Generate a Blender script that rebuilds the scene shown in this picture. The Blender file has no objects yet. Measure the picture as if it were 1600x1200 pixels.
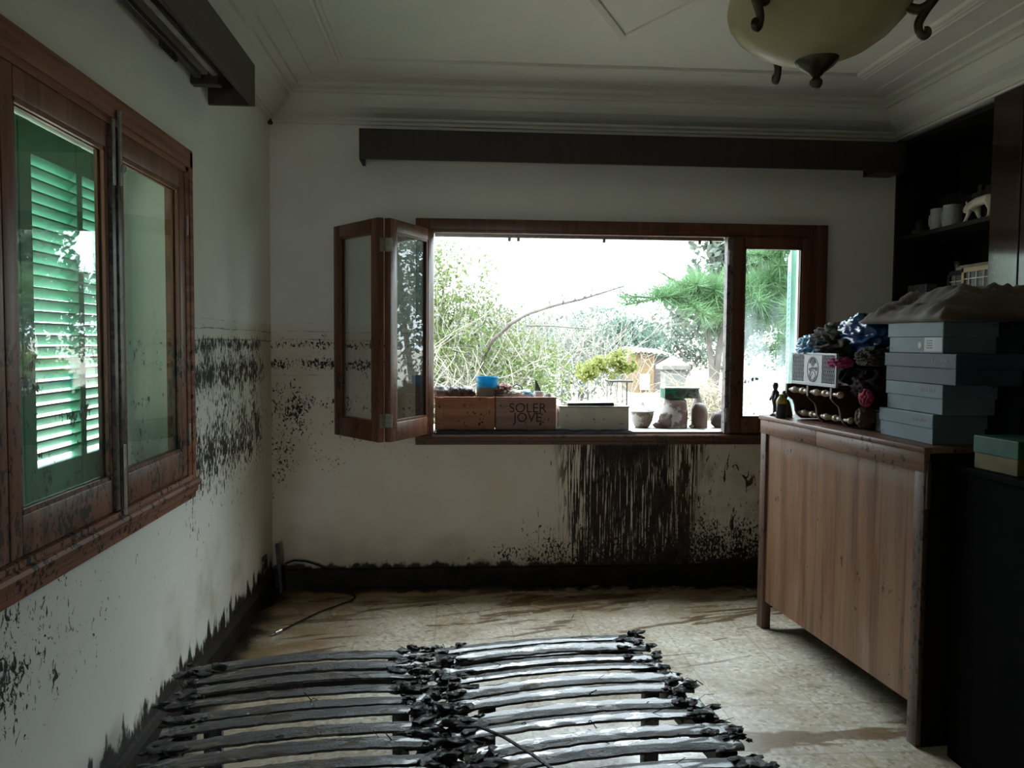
import bpy, bmesh, math, random
from mathutils import Vector, Matrix, noise as mnoise
rnd = random.Random(7)
PI = math.pi
SC = bpy.context.scene
COL = SC.collection

# ------------------------------------------------------------------ camera, sky, light
cam_data = bpy.data.cameras.new('camera')
cam_data.sensor_fit = 'HORIZONTAL'
cam_data.sensor_width = 36.0
cam_data.lens = 28.35
cam_data.clip_start = 0.05
cam_data.clip_end = 400
cam = bpy.data.objects.new('camera', cam_data)
COL.objects.link(cam)
_r = Vector((0.99756749, -0.06929495, 0.00757071))
_u = Vector((-0.00396826, 0.05197787, 0.99864035))
_f = Vector((0.06959425, 0.99624119, -0.05157645))
cam.matrix_world = Matrix(((_r.x, _u.x, -_f.x, 0), (_r.y, _u.y, -_f.y, 0), (_r.z, _u.z, -_f.z, 1.5), (0, 0, 0, 1)))
SC.camera = cam

world = bpy.data.worlds.new('overcast_sky')
SC.world = world
world.use_nodes = True
_nt = world.node_tree
_bg = _nt.nodes['Background']
_tc = _nt.nodes.new('ShaderNodeTexCoord')
_sx = _nt.nodes.new('ShaderNodeSeparateXYZ')
_nt.links.new(_tc.outputs['Generated'], _sx.inputs[0])
_cr = _nt.nodes.new('ShaderNodeValToRGB')
_cr.color_ramp.elements[0].position = 0.0
_cr.color_ramp.elements[0].color = (0.27, 0.315, 0.345, 1)
_cr.color_ramp.elements[1].position = 0.9
_cr.color_ramp.elements[1].color = (0.80, 0.935, 1.0, 1)
_nt.links.new(_sx.outputs['Z'], _cr.inputs[0])
_nt.links.new(_cr.outputs[0], _bg.inputs[0])
_bg.inputs[1].default_value = 21.0
SKY = _bg


def portal(name, loc, rot, sx, sy):
    l = bpy.data.lights.new(name, 'AREA')
    l.shape = 'RECTANGLE'
    l.size, l.size_y = sx, sy
    l.cycles.is_portal = True
    o = bpy.data.objects.new(name, l)
    o.location, o.rotation_euler = loc, rot
    COL.objects.link(o)
    return o


portal('window_portal_back', (1.03, 5.27, 1.55), (-PI / 2, 0, 0), 2.5, 1.35)
portal('added_door_portal', (-0.72, -2.78, 1.04), (PI / 2, 0, 0), 0.78, 2.08)  # sky portal for the added doorway behind the camera
portal('window_portal_left', (-1.45, 2.2, 1.55), (0, -PI / 2, 0), 1.35, 2.4)

SC.view_settings.view_transform = 'Standard'
SC.view_settings.look = 'None'
SC.view_settings.exposure = 0.0
SC.view_settings.gamma = 1.0
SC.view_settings.use_curve_mapping = False
SC.cycles.use_denoising = True
SC.cycles.max_bounces = 12
SC.cycles.diffuse_bounces = 8
SC.cycles.glossy_bounces = 4
SC.cycles.transmission_bounces = 6
SC.cycles.transparent_max_bounces = 24
SC.cycles.sample_clamp_indirect = 6.0
SC.cycles.caustics_reflective = False
SC.cycles.caustics_refractive = False

# ------------------------------------------------------------------ node helpers


class S:
    def __init__(s, g, k):
        s.g, s.k = g, k

    def __add__(s, o): return s.g.m('ADD', s, o)
    __radd__ = __add__
    def __sub__(s, o): return s.g.m('SUBTRACT', s, o)
    def __rsub__(s, o): return s.g.m('SUBTRACT', o, s)
    def __mul__(s, o): return s.g.m('MULTIPLY', s, o)
    __rmul__ = __mul__


class G:
    def __init__(s, name):
        s.mat = bpy.data.materials.new(name)
        s.mat.use_nodes = True
        s.t = s.mat.node_tree
        s.t.nodes.clear()
        s.out = s.t.nodes.new('ShaderNodeOutputMaterial')

    def put(s, sock, v):
        if isinstance(v, S):
            s.t.links.new(v.k, sock)
        elif isinstance(v, tuple) and len(v) == 3 and sock.type == 'RGBA':
            sock.default_value = (*v, 1)
        else:
            sock.default_value = v

    def n(s, typ, **kw):
        nd = s.t.nodes.new('ShaderNode' + typ)
        for k, v in kw.items():
            setattr(nd, k, v)
        return nd

    def m(s, op, a, b=0.0, c=0.0):
        nd = s.n('Math', operation=op)
        s.put(nd.inputs[0], a)
        s.put(nd.inputs[1], b)
        s.put(nd.inputs[2], c)
        return S(s, nd.outputs[0])

    def mx(s, a, b): return s.m('MAXIMUM', a, b)
    def mn(s, a, b): return s.m('MINIMUM', a, b)

    def pos(s, kind='Object'):
        return S(s, s.n('TexCoord').outputs[kind])

    def wpos(s):
        return S(s, s.n('NewGeometry').outputs['Position'])

    def sep(s, v):
        nd = s.n('SeparateXYZ')
        s.put(nd.inputs[0], v)
        return [S(s, o) for o in nd.outputs]

    def vmul(s, v, k):
        nd = s.n('VectorMath', operation='MULTIPLY')
        s.put(nd.inputs[0], v)
        nd.inputs[1].default_value = k
        return S(s, nd.outputs[0])

    def vadd(s, v, k):
        nd = s.n('VectorMath', operation='ADD')
        s.put(nd.inputs[0], v)
        nd.inputs[1].default_value = k
        return S(s, nd.outputs[0])

    def noise(s, v, scale=5.0, detail=4.0, rough=0.55, dist=0.0):
        nd = s.n('TexNoise')
        s.put(nd.inputs['Vector'], v)
        nd.inputs['Scale'].default_value = scale
        nd.inputs['Detail'].default_value = detail
        nd.inputs['Roughness'].default_value = rough
        nd.inputs['Distortion'].default_value = dist
        return S(s, nd.outputs[0])

    def vor(s, v, scale=5.0, feature='F1', out='Distance', rand=1.0):
        nd = s.n('TexVoronoi', feature=feature)
        s.put(nd.inputs['Vector'], v)
        nd.inputs['Scale'].default_value = scale
        nd.inputs['Randomness'].default_value = rand
        return S(s, nd.outputs[out])

    def ss(s, x, lo, hi, a=0.0, b=1.0, typ='SMOOTHSTEP'):
        nd = s.n('MapRange', interpolation_type=typ)
        s.put(nd.inputs[0], x)
        s.put(nd.inputs[1], lo)
        s.put(nd.inputs[2], hi)
        s.put(nd.inputs[3], a)
        s.put(nd.inputs[4], b)
        return S(s, nd.outputs[0])

    def band(s, x, c, w):          # soft bump of half-width w about c
        return s.ss(s.m('ABSOLUTE', x - c), w, 0.0)

    def mix(s, f, a, b):
        nd = s.n('Mix', data_type='RGBA')
        s.put(nd.inputs[0], f)
        s.put(nd.inputs[6], a)
        s.put(nd.inputs[7], b)
        return S(s, nd.outputs[2])

    def bump(s, h, strength=0.3, dist=0.01):
        nd = s.n('Bump')
        nd.inputs['Strength'].default_value = strength
        nd.inputs['Distance'].default_value = dist
        s.put(nd.inputs['Height'], h)
        return S(s, nd.outputs[0])

    def pbr(s, color, rough=0.6, metal=0.0, normal=None, spec=0.5, coat=0.0, sheen=0.0, trans=0.0, alpha=None, emit=None):
        nd = s.n('BsdfPrincipled')
        s.put(nd.inputs['Base Color'], color)
        s.put(nd.inputs['Roughness'], rough)
        s.put(nd.inputs['Metallic'], metal)
        s.put(nd.inputs['Specular IOR Level'], spec)
        s.put(nd.inputs['Coat Weight'], coat)
        nd.inputs['Coat Roughness'].default_value = 0.08
        s.put(nd.inputs['Sheen Weight'], sheen)
        if normal is not None:
            s.put(nd.inputs['Normal'], normal)
        return S(s, nd.outputs[0])

    def mixs(s, f, a, b):
        nd = s.n('MixShader')
        s.put(nd.inputs[0], f)
        s.put(nd.inputs[1], a)
        s.put(nd.inputs[2], b)
        return S(s, nd.outputs[0])

    def done(s, sh):
        s.t.links.new(sh.k, s.out.inputs[0])
        return s.mat


def plain(name, col, rough=0.6, metal=0.0, var=0.25, scale=14.0, bump=0.15, spec=0.5, coat=0.0, dirt=None, dirt_amt=0.0, dscale=30.0, sheen=0.0):
    g = G(name)
    p = g.pos()
    n = g.noise(p, scale, 5)
    c = g.mix(g.ss(n, 0.3, 0.7), tuple(x * (1 - var) for x in col), tuple(min(1, x * (1 + var)) for x in col))
    r = rough
    if dirt:
        d = g.ss(g.noise(g.vadd(p, (3.1, 7.7, 1.3)), dscale, 6, 0.65), 0.62 - 0.3 * dirt_amt, 0.68 - 0.3 * dirt_amt)
        c = g.mix(d, c, dirt)
    return g.done(g.pbr(c, r, metal, g.bump(g.noise(p, scale * 4, 4), bump, 0.004) if bump else None, spec, coat, sheen))


def wood(name, ca, cb, axis='Z', rough=0.45, coat=0.0, mud=0.0, fine=1.0, mudcol=(0.012, 0.009, 0.007), mudtop=9.0, spec=0.5):
    g = G(name)
    p = g.pos()
    k = {'X': (1.2, 22, 22), 'Y': (22, 1.2, 22), 'Z': (22, 22, 1.2)}[axis]
    n = g.noise(g.vmul(p, tuple(x * fine for x in k)), 1.0, 6, 0.6, 0.6)
    n2 = g.noise(g.vmul(p, tuple(x * 4 * fine for x in k)), 1.0, 3, 0.6)
    c = g.mix(g.ss(n, 0.32, 0.68), ca, cb)
    c = g.mix(g.ss(n2, 0.55, 0.75) * 0.5, c, tuple(x * 0.45 for x in ca))
    r = rough
    if mud > 0:
        x, y, z = g.sep(g.wpos())
        d = g.noise(g.vmul(p, (1, 1, 0.55)), 55, 5, 0.65) + (g.noise(p, 6, 3) - 0.5) * 0.5
        msk = g.ss(d, 0.66 - 0.16 * mud, 0.70 - 0.16 * mud) * g.ss(z, mudtop, mudtop - 0.12)
        c = g.mix(msk, c, mudcol)
    return g.done(g.pbr(c, r, 0.0, g.bump(n2, 0.2, 0.002), spec, coat))


# ------------------------------------------------------------------ mesh helpers


class MB:
    def __init__(s):
        s.bm = bmesh.new()

    def box(s, lo, hi, bev=0.0, M=None, seg=2):
        lo, hi = Vector(lo), Vector(hi)
        v = [s.bm.verts.new((x, y, z)) for x in (lo.x, hi.x) for y in (lo.y, hi.y) for z in (lo.z, hi.z)]
        fs = [s.bm.faces.new([v[i] for i in q]) for q in ((0, 1, 3, 2), (4, 6, 7, 5), (0, 4, 5, 1), (2, 3, 7, 6), (0, 2, 6, 4), (1, 5, 7, 3))]
        vs = v
        if bev > 0:
            es = list({e for f in fs for e in f.edges})
            r = bmesh.ops.bevel(s.bm, geom=es, offset=bev, segments=seg, affect='EDGES', profile=0.5)
            vs = list(set(r['verts']) | {x for x in v if x.is_valid})
            vs = list({x for f in r['faces'] for x in f.verts} | {x for x in vs if x.is_valid})
        if M is not None:
            bmesh.ops.transform(s.bm, matrix=M, verts=[x for x in vs if x.is_valid])
        return s

    def tube(s, pts, rad, seg=8, cap=True):
        pts = [Vector(p) for p in pts]
        n = len(pts)
        rads = rad if isinstance(rad, (list, tuple)) else [rad] * n
        t0 = (pts[1] - pts[0]).normalized()
        up = Vector((0, 0, 1)) if abs(t0.z) < 0.9 else Vector((1, 0, 0))
        rings = []
        for i, p in enumerate(pts):
            t = (pts[min(i + 1, n - 1)] - pts[max(i - 1, 0)])
            if t.length < 1e-9:
                t = t0
            t.normalize()
            a = up - t * up.dot(t)
            if a.length < 1e-5:
                a = t.orthogonal()
            a.normalize()
            up = a
            b = t.cross(a)
            rings.append([s.bm.verts.new(p + (a * math.cos(2 * PI * k / seg) + b * math.sin(2 * PI * k / seg)) * rads[i]) for k in range(seg)])
        for i in range(n - 1):
            for k in range(seg):
                s.bm.faces.new((rings[i][k], rings[i][(k + 1) % seg], rings[i + 1][(k + 1) % seg], rings[i + 1][k]))
        if cap:
            s.bm.faces.new(rings[0][::-1])
            s.bm.faces.new(rings[-1])
        return s

    def lathe(s, prof, c=(0, 0, 0), seg=24, M=None, sq=None):
        c = Vector(c)
        rings = []
        for r, z in prof:
            if r < 1e-5:
                rings.append([s.bm.verts.new(c + Vector((0, 0, z)))])
            else:
                rings.append([s.bm.verts.new(c + Vector((r * math.cos(2 * PI * k / seg), r * math.sin(2 * PI * k / seg), z))) for k in range(seg)])
        for i in range(len(rings) - 1):
            A, B = rings[i], rings[i + 1]
            for k in range(seg):
                k2 = (k + 1) % seg
                if len(A) == 1 and len(B) == 1:
                    break
                if len(A) == 1:
                    s.bm.faces.new((A[0], B[k2], B[k]))
                elif len(B) == 1:
                    s.bm.faces.new((A[k], A[k2], B[0]))
                else:
                    s.bm.faces.new((A[k], A[k2], B[k2], B[k]))
        if M is not None:
            bmesh.ops.transform(s.bm, matrix=M, verts=[v for r in rings for v in r])
        return s

    def prism(s, poly, d0, d1, axis='Y'):
        def P(a, b, d):
            return {'X': (d, a, b), 'Y': (a, d, b), 'Z': (a, b, d)}[axis]
        A = [s.bm.verts.new(P(a, b, d0)) for a, b in poly]
        B = [s.bm.verts.new(P(a, b, d1)) for a, b in poly]
        n = len(poly)
        s.bm.faces.new(A)
        s.bm.faces.new(B[::-1])
        for i in range(n):
            s.bm.faces.new((A[i], B[i], B[(i + 1) % n], A[(i + 1) % n]))
        return s

    def grid(s, f, nu, nv):
        V = [[s.bm.verts.new(f(i / nu, j / nv)) for j in range(nv + 1)] for i in range(nu + 1)]
        for i in range(nu):
            for j in range(nv):
                s.bm.faces.new((V[i][j], V[i + 1][j], V[i + 1][j + 1], V[i][j + 1]))
        return s

    def blob(s, c, r, sub=3, amp=0.2, freq=3.0, seed=0, flat=None, ridged=False, M=None):
        res = bmesh.ops.create_icosphere(s.bm, subdivisions=sub, radius=1.0)
        off = Vector((seed * 7.3, seed * 3.1, seed * 5.7))
        c = Vector(c)
        for v in res['verts']:
            d = v.co.normalized()
            q = d * freq + off
            if ridged:
                h = 1 - 2 * abs(mnoise.noise(q)) + 0.5 * (1 - 2 * abs(mnoise.noise(q * 2.3))) - 0.7
            else:
                h = mnoise.noise(q) + 0.5 * mnoise.noise(q * 2.1) + 0.25 * mnoise.noise(q * 4.3)
            p = d * (1 + amp * h)
            p = Vector((p.x * r[0], p.y * r[1], p.z * r[2]))
            if M is not None:
                p = M @ p
            p = p + c
            if flat is not None and p.z < flat:
                p.z = flat
            v.co = p
        return s


def spline(pts, rad, k=5):
    P = [Vector(p) for p in pts]
    out, rr = [], []
    for i in range(len(P) - 1):
        p0, p1, p2, p3 = P[max(i - 1, 0)], P[i], P[i + 1], P[min(i + 2, len(P) - 1)]
        for j in range(k):
            u = j / k
            out.append(0.5 * ((2 * p1) + (p2 - p0) * u + (2 * p0 - 5 * p1 + 4 * p2 - p3) * u * u + (3 * p1 - p0 - 3 * p2 + p3) * u ** 3))
            rr.append(rad[i] + (rad[i + 1] - rad[i]) * u)
    return out + [P[-1]], rr + [rad[-1]]


ROOT = {}


def add(name, mb, mat, parent=None, smooth=False, local=False, **props):
    bm = mb.bm if isinstance(mb, MB) else mb
    if parent is not None and not local:
        bm.transform(ROOT[parent.name].inverted())
    bmesh.ops.recalc_face_normals(bm, faces=bm.faces[:])
    me = bpy.data.meshes.new(name)
    bm.to_mesh(me)
    bm.free()
    if smooth:
        for p in me.polygons:
            p.use_smooth = True
        if smooth != 'all':
            me.set_sharp_from_angle(angle=math.radians(smooth if smooth is not True else 40))
    me.materials.append(mat)
    o = bpy.data.objects.new(name, me)
    COL.objects.link(o)
    if parent is not None:
        o.parent = parent
        ROOT[o.name] = ROOT[parent.name]
        o['_'] = 1
        del o['_']
    else:
        ROOT[o.name] = Matrix.Identity(4)
    for k, v in props.items():
        o[k] = v
    return o


def thing(name, label, cat, loc=(0, 0, 0), rz=0.0, group=None):
    o = bpy.data.objects.new(name, None)
    o.empty_display_size = 0.05
    COL.objects.link(o)
    o.location = loc
    o.rotation_euler = (0, 0, rz)
    ROOT[o.name] = Matrix.Translation(loc) @ Matrix.Rotation(rz, 4, 'Z')
    o['label'], o['category'] = label, cat
    if group:
        o['group'] = group
    return o


def solo(name, mb, mat, label, cat, group=None, smooth=False):
    """a thing made of one mesh, its origin moved to its base"""
    bm = mb.bm if isinstance(mb, MB) else mb
    xs = [v.co.x for v in bm.verts]; ys = [v.co.y for v in bm.verts]; zs = [v.co.z for v in bm.verts]
    c = Vector(((min(xs) + max(xs)) / 2, (min(ys) + max(ys)) / 2, min(zs)))
    bm.transform(Matrix.Translation(-c))
    o = add(name, mb, mat, smooth=smooth)
    o.location = c
    ROOT[o.name] = Matrix.Translation(c)
    o['label'], o['category'] = label, cat
    if group:
        o['group'] = group
    return o


def struct(name, mb, mat, parent=None, smooth=False):
    o = add(name, mb, mat, parent, smooth)
    if parent is None:
        o['kind'] = 'structure'
    return o


def rawmesh(name, verts, faces, mat, parent=None, smooth=False):
    me = bpy.data.meshes.new(name)
    if parent is not None:
        inv = ROOT[parent.name].inverted()
        verts = [inv @ Vector(v) for v in verts]
    me.from_pydata(verts, [], faces)
    me.materials.append(mat)
    if smooth:
        for p in me.polygons:
            p.use_smooth = True
    o = bpy.data.objects.new(name, me)
    COL.objects.link(o)
    if parent is not None:
        o.parent = parent
        ROOT[o.name] = ROOT[parent.name]
    else:
        ROOT[o.name] = Matrix.Identity(4)
    return o


# ------------------------------------------------------------------ materials of the room
XL, XR, YB, YF, ZC = -1.107, 2.74, 4.93, -1.7, 3.0
MUD = (0.010, 0.0075, 0.006)


def wall_plain():
    g = G('plaster')
    p = g.pos()
    c = g.mix(g.ss(g.noise(p, 3, 5), 0.3, 0.7), (0.76, 0.75, 0.69), (0.80, 0.79, 0.73))
    return g.done(g.pbr(c, 0.75, 0, g.bump(g.noise(p, 60, 3), 0.12, 0.003), 0.3))


def wall_left_mat():
    g = G('muddied_plaster_left')
    p = g.pos()
    x, y, z = g.sep(p)
    wob = (g.noise(g.vmul(p, (1, 1.3, 0.2)), 2.0, 3) - 0.5) * 0.04
    zz = z + wob
    # plaster, tan water stain toward the corner and low down
    base = g.mix(g.ss(g.noise(p, 3, 5), 0.3, 0.7), (0.76, 0.755, 0.69), (0.80, 0.795, 0.73))
    tan = g.ss(zz, 1.62, 1.55) * g.ss(y + (g.noise(p, 3, 4) - 0.5) * 0.9, 3.2, 4.9) * 0.75
    base = g.mix(tan, base, (0.54, 0.44, 0.33))
    tan2 = g.band(zz, 0.35, 0.4) * g.ss(g.noise(p, 2.2, 4), 0.42, 0.65) * g.ss(y, 2.6, 3.6) * 0.7
    base = g.mix(tan2, base, (0.36, 0.30, 0.20))
    # tide lines
    line = g.band(zz, 1.592, 0.006) * 0.35 + g.band(zz, 1.552, 0.007) * 0.55 + g.band(zz, 1.50, 0.008) * 0.7
    # density of flecks over height
    plate = g.ss(zz, 0.72, 1.0) * g.ss(zz, 1.56, 1.50)
    prof = (plate * 0.66 + g.ss(zz, 0.25, 0.75) * g.ss(zz, 1.2, 0.8) * 0.42 + g.band(zz, 1.475, 0.05) * 0.40 + g.band(zz, 1.56, 0.05) * 0.30 + g.band(zz, 1.345, 0.12) * 0.40 + g.band(zz, 1.05, 0.2) * 0.15)
    far = g.ss(y, 4.86, 4.55)
    pin = g.ss(y, 3.2, 3.42)
    prof = prof * (far * 0.6 + 0.4) * (pin * 0.85 + 0.15)
    near = g.ss(y, 2.95, 1.9) * g.ss(z, 0.90, 0.80) * g.ss(z, 0.30, 0.62) * 0.62
    near2 = g.ss(y, 3.9, 2.4) * g.ss(z, 0.9, 0.8) * 0.30
    dens = prof + near * 0.35 + near2 * 0.6
    f = g.noise(g.vmul(p, (1, 64, 25)), 1.0, 4, 0.62, 0.4) + (g.noise(g.vmul(p, (1, 9, 6)), 1.0, 3) - 0.5) * 0.42
    th = 0.79 - dens * 0.34
    fle = g.ss(f, th, th + 0.018)
    cl = g.noise(g.vmul(p, (1, 34, 24)), 1.0, 5, 0.66, 1.2) + (g.noise(p, 5.0, 2) - 0.5) * 0.45
    th2 = 0.80 - (near + near2) * 0.25 - prof * 0.08
    fle = g.mx(fle, g.ss(cl, th2, th2 + 0.02))
    lin = g.ss(line + (g.noise(g.vmul(p, (1, 12, 3)), 1.0, 4) - 0.5) * 1.0, 0.25, 0.7) * g.ss(y, 3.3, 3.5) * 0.85
    bot = g.ss(z + (g.noise(g.vmul(p, (1, 16, 5)), 1.0, 5, 0.65) - 0.5) * 0.36, 0.20, 0.16)
    mask = g.mx(g.mx(fle, lin * 0.8), bot) * g.ss(x, XL - 0.006, XL - 0.003)
    mc = g.mix(g.ss(g.noise(p, 20, 4), 0.4, 0.65), MUD, (0.035, 0.024, 0.016))
    c = g.mix(mask, base, mc)
    r = g.ss(mask, 0, 1, 0.75, 0.55)
    return g.done(g.pbr(c, r, 0, g.bump(mask * 1.0 + g.noise(p, 60, 3) * 0.08, 0.35, 0.004), 0.3))


def wall_back_mat():
    g = G('muddied_plaster_back')
    p = g.pos()
    x, y, z = g.sep(p)
    wob = (g.noise(g.vmul(p, (1.3, 1, 0.2)), 2.0, 3) - 0.5) * 0.03
    zz = z + wob
    base = g.mix(g.ss(g.noise(p, 3, 5), 0.3, 0.7), (0.76, 0.745, 0.69), (0.80, 0.785, 0.73))
    tan = g.ss(zz, 1.63, 1.5) * (g.ss(g.noise(p, 2.5, 5), 0.3, 0.75) * 0.4 + 0.5)
    base = g.mix(tan, base, (0.69, 0.55, 0.44))
    corner = g.ss(x + (g.noise(p, 3, 3) - 0.5) * 0.5, -0.75, -1.1) * g.ss(z, 1.6, 1.2) * 0.6
    base = g.mix(corner, base, (0.40, 0.29, 0.19))
    line = (g.band(zz, 1.60, 0.006) * 0.3 + g.band(zz, 1.553, 0.006) * 0.5 + g.band(zz, 1.505, 0.007) * 0.5 + g.band(zz, 1.29, 0.006) * 0.45
            + g.band(zz, 1.215, 0.006) * 0.35 + g.band(zz, 1.10, 0.005) * 0.25)
    left = g.ss(x, 0.1, -0.3)
    prof = (g.ss(zz, 0.4, 0.95) * g.ss(zz, 1.56, 1.50) * 0.44 + g.band(zz, 1.475, 0.04) * 0.44 + g.band(zz, 1.36, 0.06) * 0.50 + g.band(zz, 1.54, 0.05) * 0.25 + g.band(zz, 1.12, 0.10) * 0.22
            + g.ss(x, -0.55, -0.95) * g.ss(z, 1.5, 0.9) * g.ss(z, 0.1, 0.6) * 0.18)
    cornerd = g.ss(x, -0.85, -1.08) * g.band(z, 0.7, 0.8) * 0.25
    right = g.ss(x, 0.35, 1.0) * g.ss(z, 0.9, 0.8)
    low = g.ss(x, -0.6, 0.6) * g.ss(z, 0.66, 0.10) * 0.88 + g.ss(x, 0.5, 1.4) * g.ss(z, 0.95, 0.7) * 0.28
    dens = prof * left + cornerd + low
    f = g.noise(g.vmul(p, (75, 1, 48)), 1.0, 5, 0.64, 0.6) + (g.noise(g.vmul(p, (8, 1, 6)), 1.0, 3) - 0.5) * 0.42
    th = 0.79 - dens * 0.33
    fle = g.ss(f, th, th + 0.03)
    lin = g.ss(line + (g.noise(g.vmul(p, (12, 1, 3)), 1.0, 4) - 0.5) * 1.0, 0.25, 0.7) * left * 0.8
    # drips below the sill
    edge = (g.noise(g.vmul(p, (7, 1, 2.2)), 1.0, 4, 0.6) - 0.5) * 0.5
    zone = g.ss(x + edge * 0.6, 0.58, 0.74) * g.ss(x + edge, 1.62, 1.42) * g.ss(z, 0.95, 0.85)
    dr = g.noise(g.vmul(p, (108, 1, 3.2)), 1.0, 3, 0.5, 0.3)
    drf = g.noise(g.vmul(p, (60, 1, 14)), 1.0, 5, 0.6, 0.6)
    thz = 0.515 + g.band(x, 1.05, 0.42) * 0.055 - g.ss(x, 0.80, 0.60) * 0.10
    drip = g.ss(dr + (drf - 0.5) * 0.28, thz + 0.035, thz - 0.02)
    solid = g.ss(g.noise(g.vmul(p, (10, 1, 3.0)), 1.0, 5, 0.6) + g.band(x, 1.36, 0.2) * 0.12, 0.57, 0.62)
    drip = g.mx(drip, solid) * zone
    top = g.ss(x + edge * 0.5, 0.80, 0.90) * g.ss(x, 1.38, 1.30) * g.ss(z + edge * 0.6 + (dr - 0.5) * 0.9, 0.72, 0.90) * g.ss(z, 0.96, 0.94)
    drip = g.mx(drip, top)
    # stray runs and blots at both sides
    run = g.ss(g.noise(g.vmul(p, (38, 1, 3.2)), 1.0, 4, 0.6, 0.4), 0.655, 0.685) * g.ss(x, 0.42, 0.55) * g.ss(z, 0.92, 0.85)
    blot = g.ss(g.noise(g.vmul(p, (22, 1, 8)), 1.0, 6, 0.68, 0.9), 0.585, 0.605) * g.ss(x, 1.30, 1.5) * g.ss(x, 2.4, 1.8) * g.ss(z, 0.93, 0.85)
    bot = g.ss(z + (g.noise(g.vmul(p, (10, 1, 6)), 1.0, 5, 0.65) - 0.5) * 0.16, 0.155, 0.125)
    mask = g.mx(g.mx(g.mx(fle, lin * 0.8), g.mx(drip, run)), g.mx(blot, bot)) * g.ss(y, YB + 0.006, YB + 0.003)
    red = g.ss(x + edge, 1.30, 1.5) * g.ss(z, 0.3, 0.5)
    mc = g.mix(g.ss(g.noise(p, 18, 4), 0.4, 0.65), (0.016, 0.011, 0.0085), (0.040, 0.026, 0.018))
    mc = g.mix(red * 0.85, mc, (0.070, 0.026, 0.015))
    c = g.mix(mask, base, mc)
    halo = g.ss(x + edge, 1.25, 1.45) * g.ss(x + edge, 2.1, 1.7) * g.ss(z, 0.95, 0.7) * g.ss(g.noise(p, 7, 5), 0.45, 0.7) * 0.5
    c = g.mix(halo * (1 - mask), c, (0.22, 0.12, 0.055))
    lowst = g.ss(z + (g.noise(p, 5, 5) - 0.5) * 0.5, 0.38, 0.1) * 0.5 * (1 - mask)
    c = g.mix(lowst, c, (0.26, 0.19, 0.12))
    return g.done(g.pbr(c, g.ss(mask, 0, 1, 0.75, 0.6), 0, g.bump(mask + g.noise(p, 60, 3) * 0.08, 0.3, 0.004), 0.25))


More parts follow.
